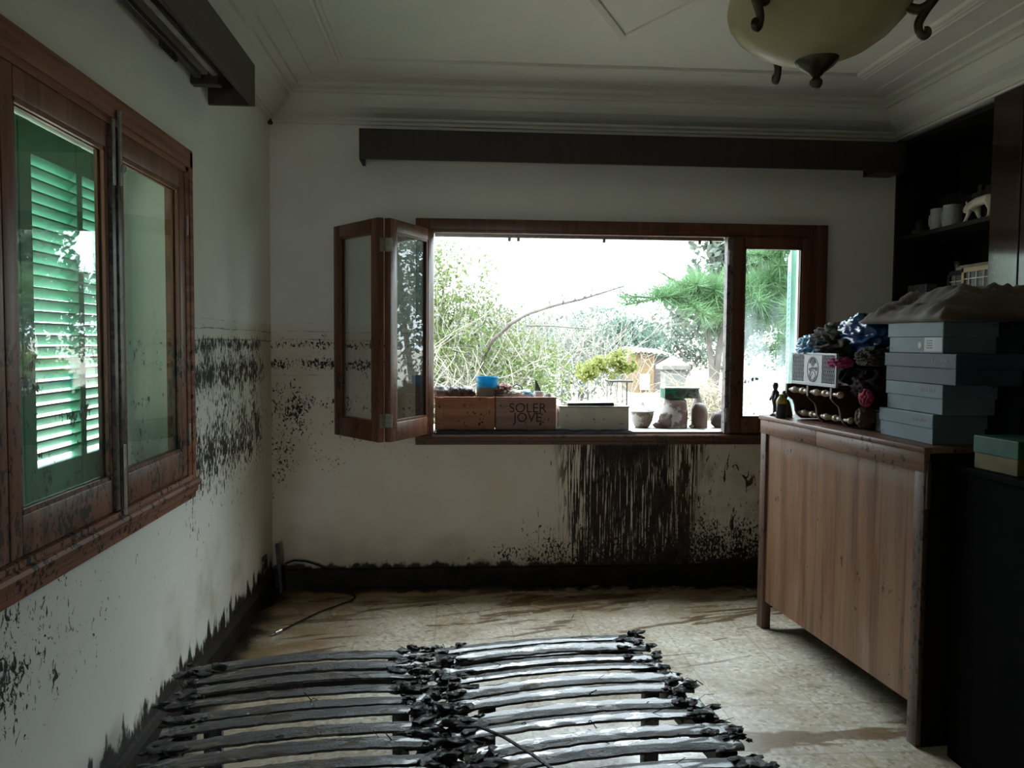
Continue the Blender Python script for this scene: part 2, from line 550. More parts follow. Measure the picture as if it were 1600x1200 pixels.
def floor_mat():
    g = G('muddied_terrazzo')
    p = g.pos()
    x, y, z = g.sep(p)
    chip = g.vor(p, 62, 'F1', 'Color')
    cs = g.sep(chip)
    c = g.mix(g.ss(cs[0], 0.55, 0.8), (0.62, 0.555, 0.44), (0.76, 0.71, 0.61))
    c = g.mix(g.ss(cs[1], 0.8, 0.9) * 0.6, c, (0.34, 0.27, 0.18))
    c = g.mix(g.ss(g.noise(p, 45, 3), 0.5, 0.7) * 0.35, c, (0.52, 0.46, 0.37))
    # tile joints
    def joint(v, pitch, off):
        t = g.m('PINGPONG', v + off, pitch / 2)
        return g.ss(t, 0.006, 0.002)
    j = g.mx(joint(x, 0.40, 10.1), joint(y, 0.40, 10.0))
    c = g.mix(j * 0.35, c, (0.24, 0.18, 0.12))
    # mud film
    film = g.noise(g.vmul(p, (1.0, 1.6, 1)), 1.6, 6, 0.6, 0.5)
    yy = y + (g.noise(p, 2.5, 4) - 0.5) * 0.9
    back = g.ss(yy, 3.7, 4.75)
    left = g.ss(x + (g.noise(p, 2.2, 4) - 0.5) * 0.6, -0.2, -0.9)
    f = g.mn(g.ss(film, 0.42, 0.72) * 0.5 + back * 0.55 + left * 0.45, 0.95)
    c = g.mix(f, c, (0.27, 0.165, 0.075))
    # ochre pools
    c = g.mix(g.ss(g.noise(g.vadd(p, (9, 2, 0)), 2.8, 3), 0.60, 0.74) * 0.6, c, (0.42, 0.31, 0.10))
    # dragged streaks (squeegee marks) running mostly left to right, and flecks
    rot = g.n('VectorRotate', rotation_type='Z_AXIS')
    g.put(rot.inputs['Vector'], p)
    rot.inputs['Angle'].default_value = math.radians(-14)
    q = S(g, rot.outputs[0])
    st = g.noise(g.vmul(q, (1.7, 11, 1)), 1.0, 5, 0.6, 0.9)
    stm = g.ss(st + back * 0.10, 0.60, 0.66) * g.ss(y, 3.0, 3.9)
    c = g.mix(stm * 0.85, c, (0.12, 0.065, 0.026))
    rot2 = g.n('VectorRotate', rotation_type='Z_AXIS')
    g.put(rot2.inputs['Vector'], p)
    rot2.inputs['Angle'].default_value = math.radians(-72)
    q2 = S(g, rot2.outputs[0])
    st2 = g.ss(g.noise(g.vmul(q2, (1.3, 26, 1)), 1.0, 3, 0.5, 0.2), 0.70, 0.73) * g.ss(y, 3.9, 4.3)
    c = g.mix(st2 * 0.9, c, (0.05, 0.026, 0.012))
    fl = g.noise(p, 60, 5, 0.65) + (g.noise(p, 3.5, 3) - 0.5) * 0.5
    c = g.mix(g.ss(fl, 0.72, 0.76) * 0.75, c, (0.11, 0.065, 0.03))
    # one broad wet brown band across the tiles by the sideboard's near foot
    bandm = g.ss(g.m('ABSOLUTE', y - 2.94 - (x - 1.5) * 0.10 + (g.noise(p, 5, 4) - 0.5) * 0.16), 0.085, 0.06) * g.ss(x, 0.95, 1.1) * g.ss(g.noise(g.vmul(p, (2, 9, 1)), 1.5, 4), 0.40, 0.5)
    c = g.mix(bandm * 0.85, c, (0.19, 0.115, 0.055))
    # thick black mud against the skirting
    edge = g.mx(g.ss(y + (g.noise(g.vmul(p, (3, 2, 1)), 2.5, 5) - 0.5) * 0.35, 4.74, 4.86), g.ss(x + (g.noise(p, 5, 5) - 0.5) * 0.3, -0.92, -1.05))
    c = g.mix(edge, c, (0.020, 0.012, 0.007))
    wet = g.ss(g.noise(p, 2.0, 4), 0.35, 0.65)
    r = g.ss(wet, 0, 1, 0.16, 0.42)
    return g.done(g.pbr(c, r, 0, g.bump(g.noise(p, 18, 5) * 0.6 + stm * 0.3 + edge, 0.10, 0.004), 0.5))


M_plaster = wall_plain()
M_ceiling = plain('ceiling_paint', (0.66, 0.65, 0.59), 0.8, var=0.03, scale=2, bump=0.05, spec=0.2)
M_wl, M_wb, M_floor = wall_left_mat(), wall_back_mat(), floor_mat()
M_skirt = plain('mud_covered_skirting', (0.014, 0.0085, 0.006), 0.6, var=0.7, scale=7, bump=0.8, spec=0.2)
M_winwood = wood('window_mahogany', (0.085, 0.030, 0.015), (0.17, 0.062, 0.030), 'Z', 0.38, mud=0.55, mudtop=1.6)
M_winwoodY = wood('window_mahogany_rail', (0.165, 0.068, 0.038), (0.32, 0.145, 0.085), 'Y', 0.62, mud=0.62, mudtop=1.6, spec=0.2)
M_winwoodX = wood('window_mahogany_sill', (0.075, 0.024, 0.012), (0.12, 0.040, 0.019), 'X', 0.4, mud=0.5, mudtop=1.6)
M_dark = wood('dark_stained_wood', (0.020, 0.013, 0.010), (0.034, 0.022, 0.017), 'Z', 0.5)
M_metal = plain('hinge_steel', (0.40, 0.38, 0.35), 0.35, 1.0, var=0.2, scale=40)


def pane_mat(name, dirt, tint, lo, hi, mud=0.0):
    g = G(name)
    p = g.wpos()
    x, y, z = g.sep(p)
    ge = g.n('NewGeometry')
    dt = g.n('VectorMath', operation='DOT_PRODUCT')
    g.t.links.new(ge.outputs['Normal'], dt.inputs[0])
    g.t.links.new(ge.outputs['Incoming'], dt.inputs[1])
    fres = g.m('POWER', 1 - g.m('ABSOLUTE', S(g, dt.outputs['Value'])), 5.0) * 0.95 + 0.043
    tr = g.n('BsdfTransparent')
    tr.inputs[0].default_value = (0.95, 0.97, 0.96, 1)
    gl = g.n('BsdfGlossy')
    gl.inputs['Roughness'].default_value = 0.0
    clear = g.mixs(fres, S(g, tr.outputs[0]), S(g, gl.outputs[0]))
    dif = g.n('BsdfDiffuse')
    dif.inputs[0].default_value = (*tint, 1)
    tl = g.n('BsdfTranslucent')
    tl.inputs[0].default_value = (*tint, 1)
    dust = g.mixs(0.5, S(g, dif.outputs[0]), S(g, tl.outputs[0]))
    sm = g.noise(g.vmul(p, (3, 3, 1.2)), 3.0, 5, 0.6) * 0.7 + g.noise(g.vmul(p, (30, 30, 5)), 1.0, 3) * 0.3
    fine = g.noise(p, 160, 3, 0.6)
    d = (g.ss(sm, 0.35, 0.7) * 0.7 + g.ss(fine, 0.5, 0.75) * 0.3) * g.ss(z, hi, lo) * dirt
    out = g.mixs(d, clear, dust)
    if mud > 0:
        f = g.noise(g.vmul(p, (60, 60, 26)), 1.0, 5, 0.65) + (g.noise(p, 7, 3) - 0.5) * 0.5 + g.band(z, 1.42, 0.1) * 0.06 + g.band(z, 1.28, 0.04) * 0.10 + g.band(z, 1.1, 0.12) * 0.04
        mk = g.ss(f, 0.735 - mud * 0.05, 0.755 - mud * 0.05) * g.ss(z, 1.62, 1.5)
        md = g.pbr(MUD, 0.5)
        out = g.mixs(mk, out, md)
    return g.done(out)


M_pane_clear = pane_mat('dusty_window_glass', 0.05, (0.55, 0.62, 0.58), 1.0, 1.7, 0.0)
M_pane_left = pane_mat('mud_flecked_window_glass', 0.10, (0.30, 0.42, 0.34), 1.2, 1.75, 1.0)
M_pane_dirty = pane_mat('silt_filmed_window_glass', 0.62, (0.70, 0.78, 0.82), 1.2, 1.9, 0.2)

# ------------------------------------------------------------------ room shell
b = MB(); b.box((XL - 0.3, YF - 0.3, -0.25), (XR + 0.9, YB + 0.32, 0.0)); struct('floor', b, M_floor)
b = MB(); b.box((XL - 0.3, YF - 0.3, ZC), (XR + 0.9, YB + 0.32, ZC + 0.2)); struct('ceiling', b, M_ceiling)
WX0, WX1, WZ0, WZ1 = -0.18, 2.25, 0.90, 2.20
b = MB()
b.box((XL - 0.3, YB, 0), (WX0, YB + 0.3, ZC)); b.box((WX1, YB, 0), (XR + 0.9, YB + 0.3, ZC))
b.box((WX0, YB, 0), (WX1, YB + 0.3, WZ0)); b.box((WX0, YB, WZ1), (WX1, YB + 0.3, ZC))
struct('wall_back', b, M_wb)
LY0, LY1 = 1.02, 3.385
b = MB()
b.box((XL - 0.3, YF - 0.3, 0), (XL, LY0, ZC)); b.box((XL - 0.3, LY1, 0), (XL, YB, ZC))
b.box((XL - 0.3, LY0, 0), (XL, LY1, WZ0)); b.box((XL - 0.3, LY0, WZ1), (XL, LY1, ZC))
struct('wall_left', b, M_wl)
b = MB(); b.box((XR + 0.42, YF - 0.3, 0), (XR + 0.72, YB, ZC)); b.box((XR, YF, 2.775), (XR + 0.42, YB, ZC)); struct('wall_right', b, M_plaster)
DX0, DX1, DZ = -1.10, -0.34, 2.08
b = MB(); b.box((DX1, YF - 0.3, 0), (XR + 0.42, YF, ZC)); b.box((XL, YF - 0.3, DZ), (DX1, YF, ZC)); struct('wall_front', b, M_plaster)
M_vest = plain('added_vestibule_brown', (0.12, 0.075, 0.05), 0.6)  # kept dark so the added vestibule scatters little light
b = MB(); b.box((XL - 0.3, -2.7, 0), (XL, YF - 0.3, DZ)); b.box((DX1, -2.7, 0), (DX1 + 0.12, YF - 0.3, DZ)); b.box((XL - 0.3, -2.7, DZ), (DX1 + 0.12, YF - 0.3, DZ + 0.12)); b.box((XL - 0.3, -2.7, -0.25), (DX1 + 0.12, YF - 0.3, 0.0)); struct('added_vestibule', b, M_vest)  # unseen tunnel, added to keep the doorway's fill off the right side
d1 = bpy.data.objects.new('door_1', None); COL.objects.link(d1); d1['kind'] = 'structure'; d1.location = (DX1, YF, 0); ROOT['door_1'] = Matrix.Translation((DX1, YF, 0))  # unseen doorway, added so fill daylight reaches the back wall
b = MB(); b.box((DX0, YF - 0.12, 0), (DX0 + 0.03, YF + 0.02, DZ), 0.004); b.box((DX1 - 0.03, YF - 0.12, 0), (DX1, YF + 0.02, DZ), 0.004); b.box((DX0 + 0.03, YF - 0.12, DZ - 0.03), (DX1 - 0.03, YF + 0.02, DZ), 0.004)
add('frame', b, M_winwood, d1)
b = MB(); b.box((DX1 - 0.005, YF + 0.022, 0.006), (DX1 + 0.035, YF + 0.74, DZ - 0.035), 0.004); lf = add('leaf', b, M_winwood, d1)  # added open leaf, blocks the fill toward the box ends
b = MB(); b.tube([(DX1 - 0.005, YF + 0.68, 1.02), (DX1 - 0.05, YF + 0.68, 1.02), (DX1 - 0.05, YF + 0.57, 1.02)], 0.008, 8); add('handle', b, M_metal, lf)

# cornice swept round the room, with the bead frame of the ceiling field
prof = [(0, 2.785), (0.018, 2.785), (0.018, 2.80), (0.032, 2.808), (0.032, 2.822), (0.045, 2.826), (0.075, 2.838), (0.11, 2.862), (0.135, 2.895), (0.145, 2.925), (0.165, 2.925), (0.165, 2.945), (0.205, 2.95),
        (0.205, 2.972), (0.30, 2.978), (0.30, 2.988), (0.45, 2.990), (0.452, 2.984), (0.462, 2.981), (0.472, 2.984), (0.476, 2.990), (0.480, 2.984), (0.490, 2.981), (0.500, 2.984), (0.504, 2.990), (0.508, 2.984), (0.518, 2.981), (0.528, 2.984), (0.532, 3.001), (0, 3.001)]
b = MB()
rings = []
for d, z in prof:
    rings.append([b.bm.verts.new(q) for q in ((XL + d, YF + d, z), (XR - d, YF + d, z), (XR - d, YB - d, z), (XL + d, YB - d, z))])
for i in range(len(prof)):
    A, B = rings[i], rings[(i + 1) % len(prof)]
    for k in range(4):
        b.bm.faces.new((A[k], A[(k + 1) % 4], B[(k + 1) % 4], B[k]))
struct('trim_1', b, M_ceiling)
# diamond bead moulding about the lamp
b = MB()
CX, CY = 0.815, 1.80
R0 = 2.22
for rr in (0.0, 0.026, 0.052):
    pts = [(CX, CY + R0 - rr), (CX + (R0 - rr) * 0.52, CY), (CX, CY - R0 + rr), (CX - (R0 - rr) * 0.52, CY)]
    for i in range(4):
        (xa, ya), (xb, yb) = pts[i], pts[(i + 1) % 4]
        b.tube([(xa, ya, 2.997), (xb, yb, 2.997)], 0.010, 8)
struct('trim_2', b, M_ceiling)

# skirtings
b = MB(); b.prism([(YB, 0), (YB - 0.022, 0), (YB - 0.022, 0.085), (YB - 0.012, 0.105), (YB, 0.112)], XL, XR, 'X'); struct('baseboard_back', b, M_skirt)
b = MB(); b.prism([(XL, 0), (XL + 0.022, 0), (XL + 0.022, 0.085), (XL + 0.012, 0.105), (XL, 0.112)], YF, YB - 0.022, 'Y'); struct('baseboard_left', b, M_skirt)

# ------------------------------------------------------------------ window sashes


def sash(w, h, stile, top, bot, t, pane_mat_, wood_mat, parent, M, hinge_side=None, handles=False):
    """leaf in local x 0..w, z 0..h, thickness t along y; placed by M (world)"""
    b = MB()
    bv = 0.004
    b.box((0, 0, 0), (stile, t, h), bv); b.box((w - stile, 0, 0), (w, t, h), bv)
    b.box((stile, 0, 0), (w - stile, t, bot), bv); b.box((stile, 0, h - top), (w - stile, t, h), bv)
    # glazing beads
    for yy in (0.004, t - 0.014):
        b.box((stile, yy, bot), (stile + 0.012, yy + 0.010, h - top)); b.box((w - stile - 0.012, yy, bot), (w - stile, yy + 0.010, h - top))
        b.box((stile, yy, bot), (w - stile, yy + 0.010, bot + 0.012)); b.box((stile, yy, h - top - 0.012), (w - stile, yy + 0.010, h - top))
    b.bm.transform(M)
    s = add('sash', b, wood_mat, parent, smooth=30)
    p = MB(); p.box((stile - 0.003, t / 2 - 0.002, bot - 0.003), (w - stile + 0.003, t / 2 + 0.002, h - top + 0.003))
    p.bm.transform(M)
    add('pane', p, pane_mat_, s)
    return s


def hinge_plate(M, parent, w=0.034, h=0.075):
    b = MB()
    b.box((-w / 2, -0.003, -h / 2), (w / 2, 0.0, h / 2), 0.001)
    for sx in (-0.3, 0.3):
        for sz in (-0.33, 0.0, 0.33):
            b.lathe([(0, -0.0015), (0.004, -0.0012), (0.004, 0.001)], (0, 0, 0), 8, Matrix.Translation((sx * w, -0.003, sz * h)) @ Matrix.Rotation(PI / 2, 4, 'X'))
    b.bm.transform(M)
    return add('hinge', b, M_metal, parent)


# window_1 : back wall
w1 = bpy.data.objects.new('window_1', None); COL.objects.link(w1); w1['kind'] = 'structure'
w1.location = (1.03, YB, 0.9); ROOT['window_1'] = Matrix.Translation((1.03, YB, 0.9))
b = MB()
y0, y1 = YB - 0.035, YB + 0.06
for lo, hi in (((-0.243, y0, 0.93), (-0.165, YB, 2.24)), ((2.235, y0, 0.93), (2.303, YB, 2.24)), ((-0.165, y0, 2.172), (2.235, YB, 2.24)),       # architrave
               ((-0.178, y0 + 0.006, 0.93), (-0.135, y1, 2.19)), ((2.208, y0 + 0.006, 0.93), (2.248, y1, 2.19)), ((-0.135, y0 + 0.006, 2.156), (2.208, y1, 2.19)), ((-0.178, YB - 0.01, 0.902), (2.248, y1, 0.95))):
    b.box(lo, hi, 0.005)
add('frame', b, M_winwood, w1, smooth=30)
b = MB()
b.prism([(YB, 0.873), (YB - 0.022, 0.873), (YB - 0.026, 0.892), (YB - 0.034, 0.897), (YB - 0.040, 0.915), (YB - 0.062, 0.920), (YB - 0.066, 0.930), (YB - 0.060, 0.938), (YB, 0.938)], -0.243, 2.31, 'X')
add('sill', b, M_winwoodX, w1, smooth=25)
b = MB(); b.box((-0.18, y1, 0.902), (2.25, 5.52, 0.938), 0.004); add('outer_sill', b, plain('stone_sill', (0.30, 0.28, 0.255), 0.7, dirt=(0.06, 0.045, 0.03), dirt_amt=0.35, dscale=9), w1)
LH, LW = 1.225, 0.505
# leaf A: hinged at the left jamb, swung into the room
pA0, pA1 = Vector((-0.135, 4.90, 0.945)), Vector((-0.355, 4.45, 0.945))
a = math.atan2(pA1.y - pA0.y, pA1.x - pA0.x)
M = Matrix.Translation(pA0) @ Matrix.Rotation(a, 4, 'Z')
sA = sash(LW, LH, 0.068, 0.068, 0.105, 0.038, M_pane_clear, M_winwood, w1, M @ Matrix.Translation((0, -0.038, 0)))
pB0, pB1 = Vector((-0.392, 4.455, 0.945)), Vector((-0.690, 4.862, 0.945))
a = math.atan2(pB1.y - pB0.y, pB1.x - pB0.x)
MBm = Matrix.Translation(pB0) @ Matrix.Rotation(a, 4, 'Z')
sB = sash(LW, LH, 0.068, 0.068, 0.105, 0.038, M_pane_clear, M_winwood, w1, MBm)
for zz in (1.08, 0.12):
    hinge_plate(Matrix.Translation((-0.364, 4.448, 0.945 + zz)) @ Matrix.Rotation(math.radians(-22), 4, 'Z'), sA, 0.04)
    hinge_plate(Matrix.Translation((-0.396, 4.450, 0.945 + zz)) @ Matrix.Rotation(math.radians(30), 4, 'Z'), sA, 0.04)
# leaf D: closed at the right, its partner stile with hinges beside it
MD = Matrix.Translation((1.70, 4.885, 0.945))
sD = sash(0.508, 1.212, 0.070, 0.060, 0.095, 0.038, M_pane_dirty, M_winwood, w1, MD)
b = MB(); b.box((1.662, 4.88, 0.945), (1.684, 4.94, 2.157), 0.003); b.box((1.686, 4.875, 0.945), (1.699, 4.93, 2.157), 0.003)
add('meeting_stile', b, plain('grey_worn_wood', (0.16, 0.13, 0.125), 0.5, dirt=MUD, dirt_amt=0.25), sD)
for zz in (2.03, 1.06):
    hinge_plate(Matrix.Translation((1.678, 4.876, zz)), sD, 0.022, 0.09)
# rail at the head with little catches hanging from it
b = MB(); b.box((-0.13, 4.95, 2.138), (1.66, 4.985, 2.158), 0.002)
for xx in (0.315, 0.37, 0.90, 1.50, 1.57):
    b.box((xx, 4.955, 2.118), (xx + 0.018, 4.98, 2.14), 0.002)
add('head_rail', b, M_metal, w1)
b = MB(); b.box((1.09, 4.90, 0.938), (1.66, 4.965, 0.956), 0.003); b.box((-0.13, 4.925, 0.938), (1.09, 4.965, 0.95), 0.003)
add('track', b, M_metal, w1)

# window_2 : left wall
w2 = bpy.data.objects.new('window_2', None); COL.objects.link(w2); w2['kind'] = 'structure'
w2.location = (XL, 2.2, 0.9); ROOT['window_2'] = Matrix.Translation((XL, 2.2, 0.9))
b = MB()
fx = XL + 0.030
b.box((XL - 0.06, 3.348, 0.85), (fx - 0.006, 3.40, 2.20), 0.004); b.box((XL, 3.385, 0.87), (fx, 3.428, 2.265), 0.006)
b.box((XL - 0.06, 1.0, 0.85), (fx - 0.006, 1.05, 2.20), 0.004); b.box((XL, 0.97, 0.87), (fx, 1.015, 2.265), 0.006)
b.box((XL, 0.97, 2.195), (fx, 3.428, 2.27), 0.006); b.box((XL - 0.06, 1.0, 2.172), (fx - 0.006, 3.40, 2.20), 0.004)
add('frame', b, M_winwoodY, w2, smooth=30)
b = MB()
b.prism([(XL, 0.846), (XL + 0.022, 0.846), (XL + 0.026, 0.868), (XL + 0.034, 0.875), (XL + 0.036, 0.895), (XL + 0.046, 0.90), (XL + 0.05, 0.915), (XL + 0.044, 0.925), (XL + 0.03, 0.930), (XL + 0.028, 0.945), (XL - 0.06, 0.948), (XL - 0.06, 0.846)], 0.96, 3.43, 'Y')
add('sill', b, M_winwoodY, w2, smooth=25)
W = 0.574
M_winwoodL = wood('window_mahogany_lit', (0.13, 0.050, 0.026), (0.25, 0.10, 0.052), 'Z', 0.45, mud=0.75, mudtop=1.55)  # same mahogany, with the light on the sashes put into its colour
for i in range(4):
    ya = 1.055 + i * (0.0 + 0.5735)
    if i == 2: ya, W = 2.035, 0.647
    elif i == 3: ya, W = 2.690, 0.655
    else: ya, W = 1.055 + i * 0.49, 0.487
    Mx = Matrix.Translation((XL + 0.020, ya, 0.95)) @ Matrix.Rotation(PI / 2, 4, 'Z')
    s = sash(W, 1.222, 0.058, 0.075, 0.105, 0.038, M_pane_left, M_winwoodL, w2, Mx)
    if i == 2:
        bb = MB(); bb.box((XL + 0.012, 2.632, 0.95), (XL + 0.030, 2.664, 2.172), 0.004); bb.box((XL + 0.014, 2.668, 0.95), (XL + 0.034, 2.700, 2.172), 0.004)
        add('astragal', bb, plain('varnished_astragal', (0.075, 0.055, 0.048), 0.3, dirt=MUD, dirt_amt=0.45, dscale=24), s)
        bb = MB()
        bb.box((XL + 0.030, 2.640, 1.985), (XL + 0.037, 2.652, 2.19), 0.001); bb.box((XL + 0.034, 2.674, 1.99), (XL + 0.042, 2.690, 2.225), 0.001)
        bb.box((XL + 0.042, 2.678, 2.03), (XL + 0.056, 2.690, 2.055), 0.002)
        add('bolt', bb, M_metal, s)
        bb = MB(); bb.box((XL + 0.034, 2.676, 0.93), (XL + 0.040, 2.690, 1.16), 0.001); add('bolt', bb, M_metal, s)
b = MB(); b.box((XL + 0.020, 3.352, 1.92), (XL + 0.030, 3.364, 2.0), 0.003); add('hinge', b, M_metal, w2)
b = MB(); b.box((XL + 0.020, 3.352, 1.08), (XL + 0.030, 3.364, 1.16), 0.003); add('hinge', b, M_metal, w2)
b = MB(); b.box((-1.5, 1.02, 0.895), (XL - 0.06, 3.385, 0.915)); add('outer_sill', b, M_plaster, w2)

# green louvred shutters outside the left window
M_shut = plain('green_shutter_paint', (0.12, 0.38, 0.255), 0.45, var=0.12, scale=6, bump=0.1)


def shutter(ya, yb, label):
    t = thing('louvred_shutter', label, 'shutter', (-1.36, ya, 0.92), 0, 'green louvred shutters')
    b = MB(); x0, x1 = -1.385, -1.345
    mid = ya + (yb - ya) * 0.53
    z0, z1 = 0.92, 2.188
    for q0, q1 in ((ya, ya + 0.075), (mid - 0.02, mid + 0.022), (yb - 0.075, yb)):
        b.box((x0, q0, z0), (x1, q1, z1), 0.003)
    for q0, q1 in ((z0, z0 + 0.16), (2.085, z1)):
        b.box((x0 + 0.002, ya + 0.07, q0), (x1 - 0.002, yb - 0.07, q1), 0.003)
    add('frame', b, M_shut, t)
    b = MB()
    z = z0 + 0.175
    while z < 2.07:
        for q0, q1 in ((ya + 0.072, mid - 0.018), (mid + 0.02, yb - 0.072)):
            b.prism([(-1.349, z + 0.028), (-1.349, z + 0.034), (-1.383, z + 0.006), (-1.383, z + 0.0)], q0, q1, 'Y')
        z += 0.0385
    add('louvres', b, M_shut, t)


shutter(1.05, 1.80, 'green louvred shutter panel outside the left window nearest the camera')
shutter(1.81, 2.607, 'green louvred shutter panel outside the left window, left of the meeting line')
shutter(2.613, 3.375, 'green louvred shutter panel seen whole through the muddy left window')
# shutter of the back window, folded back outside at the right
M_mint = plain('mint_shutter_paint', (0.20, 0.42, 0.34), 0.5, var=0.06, scale=6, bump=0.1)
t = thing('open_shutter', 'pale mint shutter standing open outside the back window at right', 'shutter', (2.25, 5.275, 0.95), math.radians(-21))
b = MB(); b.box((-0.018, 0, 0), (0.018, 0.075, 1.20), 0.003); b.box((-0.018, 0.60, 0), (0.018, 0.675, 1.20), 0.003)
b.box((-0.016, 0.075, 0), (0.016, 0.60, 0.15), 0.003); b.box((-0.016, 0.075, 1.07), (0.016, 0.60, 1.20), 0.003)
add('frame', b, M_mint, t, local=True)
b = MB()
z = 0.16
while z < 1.06:
    b.prism([(-0.014, z), (-0.014, z + 0.007), (0.014, z + 0.037), (0.014, z + 0.030)], 0.073, 0.602, 'Y'); z += 0.0385
add('louvres', b, M_mint, t, local=True)

# ------------------------------------------------------------------ pelmets
t = thing('curtain_pelmet', 'long dark wooden curtain pelmet above the back window', 'pelmet', (1.06, YB - 0.085, 2.545))
b = MB(); b.box((-0.56, 4.748, 2.55), (2.70, 4.768, 2.722), 0.002); add('front_board', b, M_dark, t)
b = MB(); b.box((-0.56, 4.768, 2.72 - 0.018), (2.70, YB, 2.722), 0.001); add('top_board', b, M_dark, t)
for x0, x1 in ((-0.56, -0.542), (2.53, 2.70)):
    b = MB(); b.box((x0, 4.768, 2.545), (x1, YB, 2.703), 0.001); add('end_board', b, M_dark, t)
b = MB(); b.tube([(-0.53, 4.85, 2.66), (2.53, 4.85, 2.66)], 0.009, 8); add('curtain_rail', b, M_metal, t)
M_pelL = wood('brown_pelmet_wood', (0.040, 0.028, 0.020), (0.058, 0.042, 0.031), 'Y', 0.5)
t = thing('curtain_pelmet', 'dark brown wooden curtain pelmet above the left window', 'pelmet', (XL + 0.1, 2.2, 2.545))
px1 = -0.905
b = MB(); b.box((px1 - 0.02, 0.62, 2.55), (px1, 3.76, 2.735), 0.002); add('front_board', b, M_pelL, t)
b = MB(); b.box((XL, 0.62, 2.717), (px1 - 0.02, 3.76, 2.735), 0.001); add('top_board', b, M_pelL, t)
for y_ in (0.62, 3.742):
    b = MB(); b.box((XL, y_, 2.55), (px1 - 0.02, y_ + 0.018, 2.717), 0.001); add('end_board', b, M_pelL, t)
b = MB()
b.box((-1.02, 0.7, 2.60), (-0.995, 3.52, 2.622), 0.003)
add('curtain_rail', b, plain('grey_rail', (0.45, 0.44, 0.41), 0.4, 0.6), t)
b = MB()
b.box((-1.075, 0.7, 2.575), (-1.05, 3.46, 2.60), 0.003)
for k in range(9):
    b.box((-1.07, 3.2 - k * 0.02, 2.555), (-1.06, 3.206 - k * 0.02, 2.58))
for y_ in (1.2, 2.4, 3.50):
    b.box((XL, y_, 2.565), (-0.99, y_ + 0.05, 2.605), 0.004)
add('rail_bracket', b, M_dark, t)

for (x_, y_, z_, lab) in ((XL + 0.02, 4.87, 2.76, 'small black hook on the wall near the left back corner'),):
    b = MB(); b.lathe([(0, 0), (0.013, 0.002), (0.016, 0.012), (0.010, 0.022), (0.006, 0.034), (0, 0.036)], (x_, y_, z_), 12)
    b.tube([(x_, y_, z_ + 0.03), (x_ - 0.02 if x_ < 0 else x_, y_, z_ + 0.045)], 0.004, 6)
    solo('wall_hook', b, M_dark, lab, 'hook', smooth=True)
# ------------------------------------------------------------------ slatted bed bases
def slat_mat():
    g = G('wet_muddy_slat')
    p = g.pos()
    n = g.noise(g.vmul(p, (3, 14, 14)), 2.0, 5, 0.65)
    m2 = g.ss(g.noise(g.vmul(p, (8, 26, 26)), 1.0, 6, 0.72, 0.8) + (g.noise(p, 2.5, 2) - 0.5) * 0.4, 0.43, 0.50)
    c = g.mix(g.ss(n, 0.35, 0.65), (0.095, 0.080, 0.065), (0.19, 0.16, 0.13))
    c = g.mix(m2, c, (0.014, 0.012, 0.010))
    r = g.ss(g.noise(g.vmul(p, (4, 20, 20)), 1.5, 4), 0.35, 0.65, 0.12, 0.34)
    return g.done(g.pbr(c, r + m2 * 0.28, 0, g.bump(g.noise(g.vmul(p, (5, 30, 30)), 1.0, 4, 0.6) * 0.35 + m2 * (0.3 + g.noise(p, 90, 5, 0.7) * 1.6), 0.6, 0.006), 0.7, coat=0.35))


def mud_mat():
    g = G('wet_black_mud')
    p = g.pos()
    c = g.mix(g.ss(g.noise(p, 12, 5), 0.35, 0.7), (0.007, 0.006, 0.006), (0.028, 0.023, 0.019))
    return g.done(g.pbr(c, 0.22, 0, g.bump(g.noise(p, 55, 8, 0.78), 1.0, 0.02), 0.6))


M_slat, M_mud = slat_mat(), mud_mat()
M_bedwood = plain('mud_stained_bed_timber', (0.055, 0.045, 0.036), 0.35, var=0.5, scale=8, bump=0.6, dirt=(0.010, 0.008, 0.007), dirt_amt=0.8, dscale=10)
M_leg = plain('grey_bed_leg', (0.115, 0.10, 0.085), 0.4, var=0.3, scale=10, dirt=MUD, dirt_amt=0.5, dscale=14)


